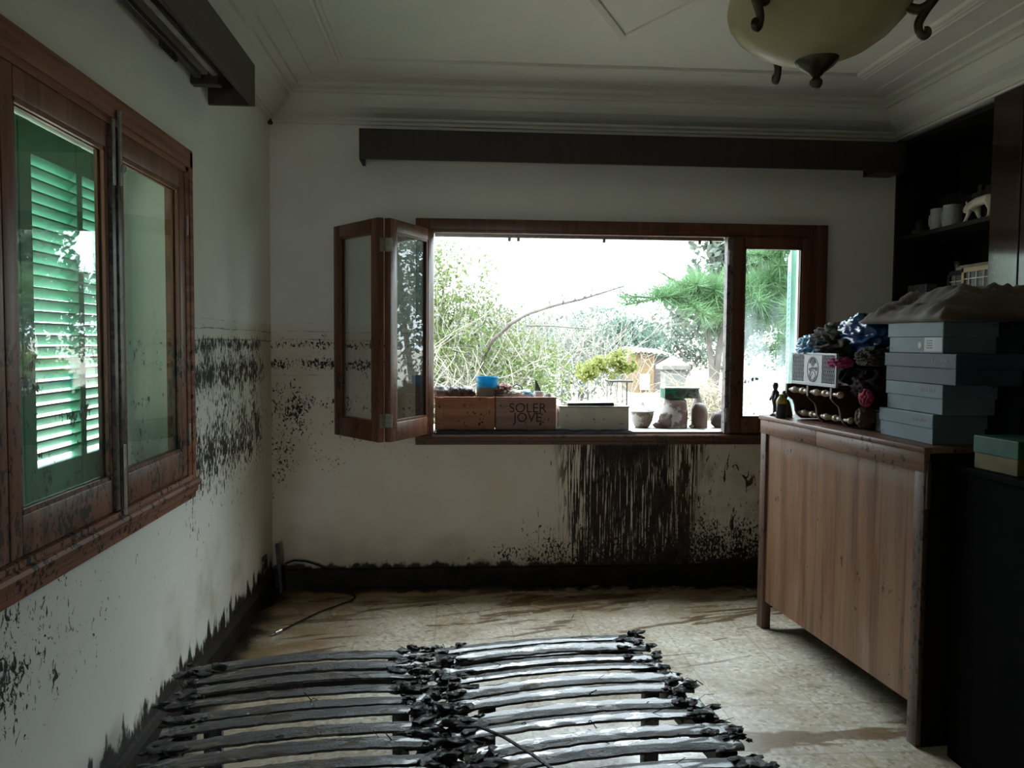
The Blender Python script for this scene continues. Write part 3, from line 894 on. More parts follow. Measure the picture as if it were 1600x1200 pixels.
def bed(name_label, loc, rz, seed, w=0.815, length=1.98):
    """slats run along local x (-w/2..w/2), rear edge at local y=0, bed runs toward -y"""
    t = thing('slatted_bed_base', name_label, 'bed base', loc, rz, 'muddy slatted bed bases')
    r = random.Random(seed)
    mats = M_slat
    y = -0.035
    pair = 0
    slat_x = []
    while y > -length + 0.05:
        for k in range(2):
            ys = y - k * 0.083 + r.uniform(-0.006, 0.006)
            z0 = 0.315 + r.uniform(-0.004, 0.004)
            arch = 0.020 + r.uniform(-0.004, 0.006)
            xa, xb = -w / 2 - r.uniform(-0.01, 0.02), w / 2 + r.uniform(-0.01, 0.02)
            sd = r.uniform(0, 100)
            yaw = r.uniform(-0.012, 0.012)
            roll = r.uniform(-0.10, 0.10)
            b = MB()
            N = 44
            rg = []
            for i in range(N + 1):
                u = i / N
                xx = xa + (xb - xa) * u
                zz = z0 + arch * 4 * u * (1 - u)
                e1 = mnoise.noise(Vector((xx * 22, sd, 0))) * 0.006 + mnoise.noise(Vector((xx * 70, sd, 3))) * 0.003
                e2 = mnoise.noise(Vector((xx * 22, sd, 9))) * 0.006 + mnoise.noise(Vector((xx * 70, sd, 13))) * 0.004
                endm = max(0, abs(u - 0.5) * 2 - 0.78) / 0.22
                ring = []
                for j, (yy, zt) in enumerate(((-0.029 + e1, 0), (-0.030 + e1, 0.008), (-0.015, 0.010), (0.0, 0.0105), (0.015, 0.010), (0.030 + e2, 0.008), (0.029 + e2, 0))):
                    lump = max(0, mnoise.noise(Vector((xx * 16 + sd, yy * 60, sd))) - 0.05) * 0.010 + max(0, mnoise.noise(Vector((xx * 55 + sd, yy * 90, sd)))) * 0.005
                    lump *= (0.22 + 1.7 * endm)
                    ring.append(b.bm.verts.new((xx, ys + yy + (xx) * yaw, zz + zt + yy * roll + (lump if 0 < j < 6 else 0))))
                rg.append(ring)
            for i in range(N):
                for j in range(6):
                    b.bm.faces.new((rg[i][j], rg[i + 1][j], rg[i + 1][j + 1], rg[i][j + 1]))
                b.bm.faces.new((rg[i][6], rg[i + 1][6], rg[i + 1][0], rg[i][0]))
            b.bm.faces.new(rg[0]); b.bm.faces.new(rg[-1][::-1])
            add('slat', b, mats, t, smooth=50, local=True)
            slat_x.append((xa, xb, ys, z0))
        y -= 0.192
        pair += 1
    for sx in (-1, 1):
        b = MB(); xx = sx * (w / 2 - 0.045)
        b.box((xx - 0.016, -length, 0.235), (xx + 0.016, -0.005, 0.305), 0.004)
        add('side_rail', b, M_bedwood, t, smooth=30, local=True)
    for yy in (-0.045, -length + 0.02):
        b = MB(); b.box((-w / 2 + 0.06, yy - 0.014, 0.225), (w / 2 - 0.06, yy + 0.014, 0.295), 0.004)
        add('end_rail', b, M_bedwood, t, smooth=30, local=True)
    b = MB(); b.box((-w / 2 + 0.06, -0.98, 0.225), (w / 2 - 0.06, -0.94, 0.275), 0.004)
    add('cross_rail', b, M_bedwood, t, smooth=30, local=True)
    for sx in (-0.27, 0.31):
        for yy in (-0.42, -1.62):
            b = MB(); b.box((sx - 0.027, yy - 0.022, 0.0), (sx + 0.027, yy + 0.022, 0.30), 0.004)
            add('leg', b, M_leg, t, smooth=30, local=True)
    # mud heaped on the slat ends
    b = MB()
    for (xa, xb, ys, z0) in slat_x:
        for xe, sgn in ((xa, 1), (xb, -1)):
            n = 17 if (sgn == -1) == (seed == 1) else 8
            for q in range(n):
                sz = r.uniform(0.006, 0.019)
                b.blob((xe + sgn * r.uniform(-0.025, 0.11), ys + r.uniform(-0.045, 0.045), z0 + 0.012 + r.uniform(-0.012, 0.012)),
                       (sz * r.uniform(1, 2.4), sz * r.uniform(0.7, 1.3), sz * r.uniform(0.35, 0.7)), 2, 0.75, 2.9, r.randint(0, 999), M=Matrix.Rotation(r.uniform(-0.6, 0.6), 3, 'Z'))
            # crust hanging at the holder
            b.blob((xe + sgn * 0.045, ys, z0 - 0.03), (0.030, 0.036, 0.035), 2, 0.5, 2.0, r.randint(0, 999))
    add('mud_clumps', b, M_mud, t, smooth='all', local=True, kind='stuff')
    # splinters and stems standing out of the mud
    b = MB()
    for q in range(70):
        xa, xb, ys, z0 = r.choice(slat_x)
        xe = r.choice((xa + 0.03, xb - 0.03, r.uniform(xa, xb)))
        an = r.uniform(0, 2 * PI); l = r.uniform(0.02, 0.08)
        p0 = Vector((xe, ys + r.uniform(-0.03, 0.03), z0 + 0.02))
        b.tube([p0, p0 + Vector((math.cos(an) * l * 0.5, math.sin(an) * l * 0.3, r.uniform(0.0, 0.02))), p0 + Vector((math.cos(an) * l, math.sin(an) * l * 0.6, r.uniform(-0.01, 0.03)))], r.uniform(0.0008, 0.002), 4)
    add('stems', b, M_mud, t, local=True, kind='stuff')
    return t


BR = math.radians(8.0)
bc = Vector((-0.112, 3.03, 0))
dx, dy = math.cos(BR), math.sin(BR)
bed('mud-coated slatted bed base lying on the floor beside the left wall', (bc.x - dx * 0.433, bc.y - dy * 0.433, 0), BR, 1)
bed('mud-coated slatted bed base on the floor, on the sideboard side of its twin', (bc.x + dx * 0.433, bc.y + dy * 0.433, 0), BR, 2)
# thin black cable lying over the middle of the bed
b = MB()
pts = [(0.02, 2.33, 0.365), (0.07, 2.31, 0.375), (0.14, 2.25, 0.372), (0.22, 2.14, 0.37), (0.30, 2.0, 0.37), (0.36, 1.9, 0.37)]
b.tube(pts, 0.005, 6)
solo('black_cable', b, M_mud, 'thin black cable lying across the muddy slats of the bed bases', 'cable', smooth=True)

# ------------------------------------------------------------------ cord, socket, debris on the floor
b = MB()
cp = [(-0.895, 4.155), (-0.86, 4.22), (-0.80, 4.34), (-0.74, 4.45), (-0.67, 4.54), (-0.60, 4.63), (-0.585, 4.71), (-0.62, 4.77), (-0.70, 4.80), (-0.82, 4.83), (-0.90, 4.86)]
P = [Vector((x, y, 0.006)) for x, y in cp]
sm = []
for i in range(len(P) - 1):
    p0, p1, p2, p3 = P[max(i - 1, 0)], P[i], P[i + 1], P[min(i + 2, len(P) - 1)]
    for k in range(5):
        u = k / 5
        sm.append(0.5 * ((2 * p1) + (p2 - p0) * u + (2 * p0 - 5 * p1 + 4 * p2 - p3) * u * u + (3 * p1 - p0 - 3 * p2 + p3) * u ** 3))
t = thing('power_cord', 'thin dark cord curling over the muddy floor near the left corner', 'cord', (-0.74, 4.5, 0))
b.tube(sm, 0.0055, 6); add('cord', b, M_mud, t, smooth=True)
b = MB(); b.tube([(-0.915, 4.12, 0.008), (-0.893, 4.16, 0.008)], [0.009, 0.010], 10); b.tube([(-0.93, 4.092, 0.008), (-0.915, 4.12, 0.008)], [0.004, 0.006], 8)
add('plug', b, M_metal, t, smooth=True, label='shiny plug end')
t = thing('wall_socket', 'mud-smeared wall socket low on the left wall beside the corner', 'socket', (XL, 4.70, 0.17))
M_sock = plain('grimy_plastic', (0.30, 0.29, 0.26), 0.4, dirt=MUD, dirt_amt=0.9, dscale=30)
b = MB(); b.box((XL, 4.66, 0.17), (XL + 0.012, 4.745, 0.255), 0.004); add('plate', b, M_sock, t)
b = MB(); b.lathe([(0.0, 0.001), (0.022, 0.001), (0.026, 0.004), (0.028, 0.004), (0.028, 0.0)], (0, 0, 0), 20, Matrix.Translation((XL + 0.012, 4.702, 0.212)) @ Matrix.Rotation(PI / 2, 4, 'Y')); add('socket_face', b, M_mud, t)
b = MB(); b.box((-1.04, 4.80, 0.0), (-1.018, 4.825, 0.30), 0.003, M=Matrix.Translation((-1.03, 4.81, 0)) @ Matrix.Rotation(-0.08, 4, 'Y') @ Matrix.Translation((1.03, -4.81, 0)))
solo('wooden_stick', b, M_bedwood, 'short dark stick leaning upright in the left back corner', 'stick')
b = MB(); b.tube([(-1.02, 4.87, 0.16), (-0.97, 4.885, 0.175), (-0.90, 4.89, 0.168), (-0.83, 4.89, 0.145), (-0.78, 4.888, 0.125)], 0.006, 6)
solo('cable_end', b, M_mud, 'stub of dark cable arching over the skirting in the left corner', 'cable', smooth=True)

# ------------------------------------------------------------------ sideboard
SB0, SB1 = Vector((1.712, 2.822, 0)), Vector((1.605, 4.140, 0))
ang = math.atan2(SB1.y - SB0.y, SB1.x - SB0.x)
SL = (SB1 - SB0).length
t = thing('sideboard', 'reddish brown wooden sideboard with its plain boarded back toward the room', 'sideboard', tuple(SB0), ang)
M_sb = wood('sideboard_frame_wood', (0.15, 0.072, 0.045), (0.26, 0.135, 0.090), 'X', 0.42, mud=0.45, mudtop=2)
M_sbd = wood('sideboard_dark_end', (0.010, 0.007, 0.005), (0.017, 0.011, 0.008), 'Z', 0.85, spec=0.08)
M_sbp = wood('sideboard_post', (0.075, 0.040, 0.026), (0.15, 0.085, 0.058), 'Z', 0.5, mud=0.6, mudtop=2)


def panel_mat():
    g = G('boarded_back_panel')
    p = g.pos()
    x, y, z = g.sep(p)
    n = g.noise(g.vmul(p, (16, 16, 1.0)), 1.0, 6, 0.6, 0.5)
    pl = g.noise(g.vmul(p, (7.3, 1, 0.02)), 1.0, 1)
    c = g.mix(g.ss(n, 0.3, 0.7), (0.15, 0.064, 0.032), (0.30, 0.140, 0.070))
    c = g.mix(g.ss(pl, 0.35, 0.65) * 0.5, c, (0.22, 0.14, 0.085))
    jn = g.ss(g.m('PINGPONG', x + 0.05, 0.082), 0.003, 0.0008)
    c = g.mix(jn * 0.55, c, (0.05, 0.025, 0.014))
    pale = g.ss(g.noise(g.vmul(p, (9, 9, 2.2)), 1.0, 4), 0.5, 0.7) * g.ss(z, 0.48, 0.25)
    c = g.mix(pale * 0.45, c, (0.34, 0.25, 0.19))
    top = g.ss(z + (g.noise(g.vmul(p, (8, 1, 1)), 1, 3) - 0.5) * 0.15, 0.93, 1.0) * 0.45
    c = g.mix(top, c, (0.33, 0.25, 0.21))
    dn = g.noise(g.vmul(p, (46, 46, 22)), 1.0, 5, 0.65) + (g.noise(p, 5, 3) - 0.5) * 0.5
    c = g.mix(g.ss(dn, 0.685, 0.71) * 0.9, c, MUD)
    streak = g.ss(g.noise(g.vmul(p, (26, 26, 0.9)), 1.0, 4), 0.56, 0.68) * 0.55
    c = g.mix(streak, c, (0.055, 0.028, 0.017))
    return g.done(g.pbr(c, 0.5, 0, g.bump(n, 0.12, 0.003), 0.45))


# local frame: x = along the back (near 0 -> far SL), y = -depth (into the sideboard is -y because of the rotation)
DP = 0.47
ZT = 1.128
b = MB(); b.box((0.045, -0.034, 0.148), (SL - 0.05, -0.018, 1.045)); add('back_panel', b, panel_mat(), t, local=True, label='boarded back panel of vertical planks')
for x0, x1, yd in ((0.0, 0.058, -0.026), (SL - 0.058, SL, -0.055)):
    b = MB(); b.box((x0, yd, 0.0), (x1, -0.004, 1.05), 0.004); add('post', b, M_sbp, t, smooth=30, local=True)
b = MB(); b.box((-0.012, -0.024, 0.90), (0.004, -0.008, 1.075), 0.004)
add('bracket', b, M_sbp, t, smooth=30, local=True)
for x0, x1, nm in ((0.0, SL * 0.575 - 0.001, 0), (SL * 0.575 + 0.001, SL, 1)):
    b = MB(); b.box((x0, -0.026, 1.035), (x1, 0.0, 1.105), 0.003); add('top_rail', b, M_sb, t, smooth=30, local=True)
b = MB(); b.box((-0.008, -DP, 1.105), (SL + 0.012, 0.006, ZT), 0.005); add('top', b, M_sb, t, smooth=30, local=True)
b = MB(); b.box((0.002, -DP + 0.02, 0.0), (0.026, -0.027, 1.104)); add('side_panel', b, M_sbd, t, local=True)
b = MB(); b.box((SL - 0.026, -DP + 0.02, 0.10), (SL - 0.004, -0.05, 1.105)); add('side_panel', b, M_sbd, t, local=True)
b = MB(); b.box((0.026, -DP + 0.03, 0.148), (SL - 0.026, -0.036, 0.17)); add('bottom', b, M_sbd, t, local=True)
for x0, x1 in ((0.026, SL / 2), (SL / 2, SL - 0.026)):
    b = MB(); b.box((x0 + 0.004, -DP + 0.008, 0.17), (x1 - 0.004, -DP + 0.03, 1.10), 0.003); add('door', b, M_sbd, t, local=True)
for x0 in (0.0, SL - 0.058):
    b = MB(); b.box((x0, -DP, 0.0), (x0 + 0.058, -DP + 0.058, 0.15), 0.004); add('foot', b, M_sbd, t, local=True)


def SBP(u, d, z):
    """point on the sideboard: u metres from the near end along the back, d metres in from the back edge"""
    c_, s_ = math.cos(ang), math.sin(ang)
    return Vector((SB0.x + c_ * u + s_ * d, SB0.y + s_ * u - c_ * d, z))


# ------------------------------------------------------------------ shoe boxes
M_bx = plain('blue_grey_card', (0.145, 0.195, 0.235), 0.6, var=0.12, scale=5, bump=0.1, dirt=(0.04, 0.055, 0.07), dirt_amt=0.12, dscale=6)
M_bxd = plain('navy_card', (0.036, 0.050, 0.072), 0.6, var=0.15, scale=5, bump=0.1)
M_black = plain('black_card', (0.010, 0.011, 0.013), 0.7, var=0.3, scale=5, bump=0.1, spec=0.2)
M_white_label = plain('white_label', (0.50, 0.53, 0.55), 0.6, var=0.05)
M_print = plain('faint_mauve_print', (0.20, 0.165, 0.205), 0.6, var=0.05, bump=0)
M_tan = plain('tan_sticker', (0.55, 0.32, 0.17), 0.5, var=0.1)


def shoe_box(label, x0, ya, yb, z0, h, mat, group='shoe boxes stacked on the sideboard', sticker=None, rz=0.0, depth=0.215, printed=True):
    """long face toward -x at x0, from ya (near) to yb (far)"""
    cy = (ya + yb) / 2
    t = thing('shoe_box', label, 'box', (x0 + depth / 2, cy, z0), rz, group)
    l = yb - ya
    hb = h * 0.52
    hx, hy = depth / 2, l / 2
    b = MB(); b.box((-hx + 0.005, -hy + 0.006, 0), (hx - 0.005, hy - 0.006, hb + 0.006), 0.002); add('body', b, mat, t, local=True)
    b = MB(); b.box((-hx, -hy, hb), (hx, hy, h), 0.003)
    if not sticker:
        pass
    ld = add('lid', b, mat, t, local=True)
    if printed:
        # worn, unreadable print: a loose line of small marks
        r = random.Random(int(z0 * 1000))
        b = MB()
        yy = -hy + 0.045
        for k in range(8):
            wd = r.uniform(0.005, 0.011)
            b.box((-hx - 0.0008, yy, hb + (h - hb) * 0.42), (-hx + 0.0002, yy + wd, hb + (h - hb) * r.uniform(0.6, 0.68)))
            yy += wd + (0.010 if k == 3 else 0.004)
        add('print', b, M_print, ld, local=True, label='faded unreadable mauve print')
    if sticker:
        b = MB(); b.box((-hx + 0.0040, -hy + 0.010, 0.006), (-hx + 0.0052, -hy + 0.125, hb - 0.002)); lb = add('paper_label', b, M_white_label, t, local=True, label='white paper label')
        b = MB(); b.lathe([(0, 0), (0.013, 0.0), (0.013, 0.0012), (0, 0.0012)], (0, 0, 0), 20, Matrix.Translation((-hx + 0.0052, -hy + 0.155, 0.030)) @ Matrix.Rotation(-PI / 2, 4, 'Y')); add('sticker', b, M_tan, t, local=True, label='round tan sticker')
        b = MB()
        r = random.Random(3)
        for row in range(4):
            yy = -hy + 0.108
            zz = hb - 0.016 - row * 0.009
            for k in range(4):
                wd = r.uniform(0.004, 0.009)
                b.box((-hx + 0.0036, yy - wd, zz), (-hx + 0.0042, yy, zz + 0.0035)); yy -= wd + 0.003
        add('print', b, M_bxd, lb, local=True, label='tiny unreadable grey print')
    return t


zb = ZT + 0.001
shoe_box('blue-grey shoe box at the bottom of the stack on the sideboard', 1.775, 2.880, 3.262, zb, 0.113, M_bx)
shoe_box('blue-grey shoe box second from the bottom of the sideboard stack', 1.785, 2.845, 3.232, zb + 0.114, 0.113, M_bx, rz=0.01)
shoe_box('darker navy shoe box jutting out near the top of the sideboard stack', 1.775, 2.752, 3.232, zb + 0.228, 0.113, M_bxd, depth=0.26)
shoe_box('blue-grey shoe box with white label at the top of the stack', 1.785, 2.850, 3.230, zb + 0.342, 0.118, M_bx, sticker=True, printed=False)
# black boxes behind them, seen only as black sides
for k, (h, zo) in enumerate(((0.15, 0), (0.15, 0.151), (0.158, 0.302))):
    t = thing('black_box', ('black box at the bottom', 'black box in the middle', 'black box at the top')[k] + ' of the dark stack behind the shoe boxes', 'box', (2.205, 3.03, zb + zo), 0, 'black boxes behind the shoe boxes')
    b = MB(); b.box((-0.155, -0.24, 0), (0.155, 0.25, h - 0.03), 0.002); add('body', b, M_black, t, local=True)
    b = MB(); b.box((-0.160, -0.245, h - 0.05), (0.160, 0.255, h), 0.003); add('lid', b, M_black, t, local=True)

# black chest on the floor at the right edge with more dark boxes on it
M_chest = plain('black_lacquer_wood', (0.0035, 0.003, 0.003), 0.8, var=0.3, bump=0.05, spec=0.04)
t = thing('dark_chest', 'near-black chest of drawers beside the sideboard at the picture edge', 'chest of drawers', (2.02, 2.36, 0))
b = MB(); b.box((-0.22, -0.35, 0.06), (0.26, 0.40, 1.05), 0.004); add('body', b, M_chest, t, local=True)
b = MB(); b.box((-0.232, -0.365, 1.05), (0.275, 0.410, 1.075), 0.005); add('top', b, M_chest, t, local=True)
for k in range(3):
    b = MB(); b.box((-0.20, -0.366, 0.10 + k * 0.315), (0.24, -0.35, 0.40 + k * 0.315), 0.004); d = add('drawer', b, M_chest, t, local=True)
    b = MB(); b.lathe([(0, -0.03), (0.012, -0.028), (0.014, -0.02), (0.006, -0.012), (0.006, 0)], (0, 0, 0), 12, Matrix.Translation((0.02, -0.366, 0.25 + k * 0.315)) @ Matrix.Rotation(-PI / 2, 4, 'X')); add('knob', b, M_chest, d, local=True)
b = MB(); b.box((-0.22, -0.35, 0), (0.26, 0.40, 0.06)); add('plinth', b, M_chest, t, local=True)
t = thing('two_tone_box', 'small box half green and half yellow at the right edge of the picture', 'box', (1.89, 2.58, 1.076), math.radians(4))
b = MB(); b.box((-0.08, -0.10, 0), (0.10, 0.10, 0.085), 0.003); add('body', b, plain('mustard_card', (0.13, 0.10, 0.018), 0.5), t, local=True, label='yellow lower half')
b = MB(); b.box((-0.083, -0.103, 0.055), (0.103, 0.103, 0.115), 0.003); add('lid', b, plain('green_card', (0.012, 0.085, 0.05), 0.5), t, local=True, label='green lid')

# ------------------------------------------------------------------ canvas bag lying on the boxes
def bag_f(u, v):
    # u across x, v along y
    x = -0.30 + 0.76 * u; y = -0.27 + 0.60 * v
    e = min(u, 1 - u, v, 1 - v)
    rim = min(1.0, e / 0.22) ** 0.7
    h = 0.120 * rim * (0.75 + 0.25 * math.sin(u * 3.0 + 0.4))
    fold = mnoise.noise(Vector((u * 5 + v * 9, v * 2.2 - u * 3, 0.3))) * 0.016 + (1 - 2 * abs(mnoise.noise(Vector((u * 3 + v * 4, v * 6 - u * 5, 4.1))))) * 0.011
    ca = math.atan2(v - 1.0, u + 0.02)
    fold += 0.016 * math.sin(ca * 26 + mnoise.noise(Vector((u * 3, v * 3, 2))) * 3) * max(0, 1 - math.hypot(u, v - 1.0) / 0.75)
    cb = math.atan2(v - 0.0, u - 0.35)
    fold += 0.014 * math.sin(cb * 20 + mnoise.noise(Vector((u * 4, v * 4, 7))) * 3) * max(0, 1 - math.hypot(u - 0.35, v) / 0.5)
    fold += 0.012 * mnoise.noise(Vector((u * 12, v * 7, 5)))
    return x, y, h, fold * min(1, e / 0.06), e


t = thing('canvas_bag', 'limp brown canvas bag lying flat on top of the box stack', 'bag', (2.07, 3.06, zb + 0.461), math.radians(-4))
M_bag = plain('brown_canvas', (0.095, 0.063, 0.040), 0.7, var=0.2, scale=4, bump=0.2, sheen=0.2)
b = MB()
nu, nv = 46, 40
top = [[None] * (nv + 1) for _ in range(nu + 1)]; bot = [[None] * (nv + 1) for _ in range(nu + 1)]
for i in range(nu + 1):
    for j in range(nv + 1):
        u, v = i / nu, j / nv
        x, y, h, f, e = bag_f(u, v)
        wob = mnoise.noise(Vector((u * 4, v * 4, 9))) * 0.018
        # drooping corner toward the window side
        x += -0.06 * max(0, v - 0.6) * (1 - u) * 2
        top[i][j] = b.bm.verts.new((x + wob, y + wob, 0.010 + h + f))
        bot[i][j] = top[i][j] if e < 1e-6 else b.bm.verts.new((x + wob, y + wob, 0.0))
for i in range(nu):
    for j in range(nv):
        b.bm.faces.new((top[i][j], top[i + 1][j], top[i + 1][j + 1], top[i][j + 1]))
        q = [bot[i][j], bot[i][j + 1], bot[i + 1][j + 1], bot[i + 1][j]]
        b.bm.faces.new(q)
add('body', b, M_bag, t, smooth='all', local=True)
b = MB(); pts = [(-0.05 + 0.04 * math.sin(k * 1.1), -0.16 + k * 0.045, 0.118 + 0.012 * math.sin(k * 2.1)) for k in range(8)]
b.tube(pts, 0.009, 6); b.tube([(0.12 + 0.03 * math.cos(k), -0.10 + k * 0.03, 0.122 + 0.01 * math.sin(k * 1.7)) for k in range(7)], 0.008, 6)
add('strap', b, plain('pale_cord', (0.30, 0.22, 0.14), 0.7), t, smooth=True, local=True)
b = MB(); b.box((0.13, 0.02, 0.105), (0.165, 0.05, 0.135), 0.006); add('tag', b, M_white_label, t, local=True)

# ------------------------------------------------------------------ wooden rack with turned spindles
t = thing('spindle_rack', 'brown wooden rack with curved dividers and pale turned spindles on the sideboard', 'rack', tuple(SBP(0.93, 0.10, ZT)), ang)
M_rack = wood('rack_brown_wood', (0.055, 0.022, 0.013), (0.095, 0.040, 0.022), 'Z', 0.4, mud=0.3)
M_spin = wood('pale_turned_wood', (0.34, 0.24, 0.16), (0.46, 0.34, 0.24), 'X', 0.28, coat=0.3)
inv = ROOT[t.name].inverted()
us = (0.68, 0.885, 1.09)
div = [(0.02, 0.178), (0.02, 0.130), (0.035, 0.112), (0.058, 0.095), (0.066, 0.070), (0.070, 0.042), (0.085, 0.018), (0.105, 0.004), (0.33, 0.004), (0.33, 0.178)]
for u in us:
    b = MB()
    # (d, z) outline extruded along u
    A = [b.bm.verts.new(inv @ SBP(u - 0.007, d, ZT + z)) for d, z in div]
    B = [b.bm.verts.new(inv @ SBP(u + 0.007, d, ZT + z)) for d, z in div]
    b.bm.faces.new(A); b.bm.faces.new(B[::-1])
    for i in range(len(div)):
        b.bm.faces.new((A[i], B[i], B[(i + 1) % len(div)], A[(i + 1) % len(div)]))
    add('divider', b, M_rack, t, local=True)
b = MB()
c_ = [inv @ SBP(0.67, 0.31, ZT + 0.004), inv @ SBP(1.10, 0.33, ZT + 0.178)]
b.box((min(c_[0].x, c_[1].x), min(c_[0].y, c_[1].y), c_[0].z), (max(c_[0].x, c_[1].x), max(c_[0].y, c_[1].y), c_[1].z)); add('back_board', b, M_rack, t, local=True)


def spindle(u0, u1, d, z):
    b = MB()
    P0, P1 = inv @ SBP(u0, d, ZT + z), inv @ SBP(u1, d, ZT + z)
    prof = [(0, .006), (.04, .007), (.10, .0085), (.16, .012), (.20, .009), (.23, .014), (.30, .0165), (.37, .013), (.42, .007), (.45, .012), (.48, .007), (.50, .0135), (.52, .007), (.55, .012), (.58, .007), (.63, .013), (.70, .0165), (.77, .014), (.80, .009), (.84, .012), (.90, .0085), (.96, .007), (1, .006)]
    b.tube([P0.lerp(P1, q) for q, _ in prof], [r_ for _, r_ in prof], 12)
    add('spindle', b, M_spin, t, smooth=True, local=True)


for (d, z) in ((0.032, 0.150), (0.086, 0.036)):
    spindle(us[2] - 0.006, us[1] + 0.006, d, z); spindle(us[1] - 0.006, us[0] + 0.006, d, z)
    b = MB(); P0, P1 = inv @ SBP(us[0] - 0.006, d, ZT + z), inv @ SBP(us[0] - 0.075, d, ZT + z)
    b.tube([P0.lerp(P1, q) for q in (0, .2, .4, .55, .75, .9, 1.0)], [.008, .010, .007, .011, .016, .013, .003], 12)
    add('spindle', b, M_spin, t, smooth=True, local=True)

# grey lattice plaque standing on the rack
t = thing('lattice_plaque', 'pale grey plaque with lattice ends and a round emblem above the rack', 'plaque', tuple(SBP(0.885, 0.045, ZT + 0.178)), ang - math.radians(1.5))
M_plq = plain('pale_grey_metal', (0.37, 0.37, 0.39), 0.45, 0.1, var=0.08, scale=10)
M_ink = plain('dark_ink', (0.03, 0.03, 0.035), 0.6, var=0.1, bump=0)
PW, PH = 0.425, 0.155
b = MB()
b.box((-PW / 2, -0.012, 0.0), (PW / 2, 0.0, 0.016), 0.002); b.box((-PW / 2, -0.012, PH - 0.010), (PW / 2, 0.0, PH), 0.002)
b.box((-PW / 2, -0.012, 0.016), (-PW / 2 + 0.010, 0.0, PH - 0.010), 0.001); b.box((PW / 2 - 0.010, -0.012, 0.016), (PW / 2, 0.0, PH - 0.010), 0.001)
b.box((-0.085, -0.012, 0.016), (0.085, 0.0, PH - 0.010))
add('frame', b, M_plq, t, local=True)
for x0, x1 in ((-PW / 2 + 0.010, -0.085), (0.085, PW / 2 - 0.010)):
    b = MB()
    for k in range(-8, 14):
        for sgn in (1, -1):
            xs = x0 + k * 0.018
            p0 = Vector((xs, -0.004, 0.016)); p1 = Vector((xs + sgn * 0.062, -0.004, PH - 0.010))
            # clip to the field
            lo, hi = 0.0, 1.0
            d = p1.x - p0.x
            ta, tb = sorted(((x0 - p0.x) / d, (x1 - p0.x) / d))
            lo, hi = max(lo, ta), min(hi, tb)
            if hi - lo > 0.05:
                b.tube([p0.lerp(p1, lo), p0.lerp(p1, hi)], 0.0032, 5)
    add('lattice', b, M_plq, t, local=True)
for x0, x1 in ((-PW / 2 + 0.01, -0.085), (0.085, PW / 2 - 0.01)):
    b = MB(); b.box((x0, -0.0125, 0.016), (x1, -0.0105, PH - 0.01)); add('backing', b, M_ink, t, local=True)
b = MB()
ex, ez = 0.0, 0.070
def ring(cx, cz, rx, rz, r, a0=0, a1=2 * PI, n=28):
    b.tube([(cx + rx * math.cos(a0 + (a1 - a0) * k / n), 0.0005, cz + rz * math.sin(a0 + (a1 - a0) * k / n)) for k in range(n + 1)], r, 5)
ring(ex, ez + 0.008, 0.052, 0.058, 0.0014)
ring(ex, ez - 0.022, 0.040, 0.030, 0.0018, PI, 2 * PI)
ring(ex, ez - 0.022, 0.027, 0.024, 0.0016)
ring(ex, ez + 0.030, 0.028, 0.030, 0.0026, 0.2, PI - 0.2)
for q in ((-0.032, 0.010, 0.012, 0.010), (0.0, 0.012, 0.020, 0.007), (0.025, 0.006, 0.012, 0.008), (0.0, 0.038, 0.016, 0.017)):
    b.lathe([(0, 0), (1, 0), (1, 0.0012), (0, 0.0012)], (0, 0, 0), 14, Matrix.Translation((ex + q[0], 0.0, ez + q[1])) @ Matrix.Rotation(-PI / 2, 4, 'X') @ Matrix.Diagonal((q[2], q[3], 1, 1)))
b.tube([(ex - 0.02, 0.0005, ez - 0.03), (ex, 0.0005, ez - 0.045), (ex + 0.02, 0.0005, ez - 0.03), (ex, 0.0005, ez - 0.012)], 0.0014, 4)
add('emblem', b, M_ink, t, local=True, label='dark round horse-and-shield emblem')

# ------------------------------------------------------------------ heap of clothes
def cloth(name, label, cat, c, r, col, seed, amp=0.30, freq=1.8, rough=0.8, floor=None, group='clothes and bags heaped on the sideboard', sheen=0.2, M=None, spec=0.2, var=0.3):
    b = MB(); b.blob((0, 0, 0), r, 5, amp, freq, seed, ridged=True, M=M)
    b.bm.transform(Matrix.Translation(c))
    if floor is not None:
        for v in b.bm.verts:
            if v.co.z < floor: v.co.z = floor + (v.co.z - floor) * 0.02
    return solo(name, b, plain(name + '_' + str(seed), col, rough, var=var, scale=9, bump=0.35, sheen=sheen, spec=spec), label, cat, group, smooth='all')


cloth('dark_garment', 'black crumpled garment under the clothes heap behind the rack', 'clothing', SBP(0.66, 0.27, 1.375), (0.16, 0.235, 0.10), (0.0045, 0.0045, 0.007), 3, floor=1.309, sheen=0, spec=0.1)
cloth('fleece_jacket', 'grey-brown fleece jacket on the clothes heap below the blue bag', 'clothing', SBP(0.845, 0.155, 1.512), (0.10, 0.165, 0.075), (0.062, 0.053, 0.046), 8, 0.46, 2.6, floor=1.44)
cloth('blue_plastic_bag', 'bright blue plastic bag crowning the clothes heap', 'bag', SBP(0.66, 0.17, 1.550), (0.085, 0.165, 0.085), (0.005, 0.055, 0.19), 11, 0.24, 1.7, 0.25, floor=1.47, spec=0.6, sheen=0)
cloth('striped_cloth', 'shiny pale blue cloth bulging out above the lattice plaque', 'cloth', SBP(0.985, 0.10, 1.487), (0.055, 0.115, 0.055), (0.13, 0.36, 0.58), 14, 0.40, 2.2, 0.3, floor=1.455, spec=0.5, sheen=0, var=0.7)
cloth('magenta_garment', 'magenta cloth poking out of the heap beside the plaque', 'clothing', SBP(0.70, 0.075, 1.420), (0.045, 0.075, 0.024), (0.36, 0.022, 0.14), 17, 0.35, 2.0, floor=1.395)
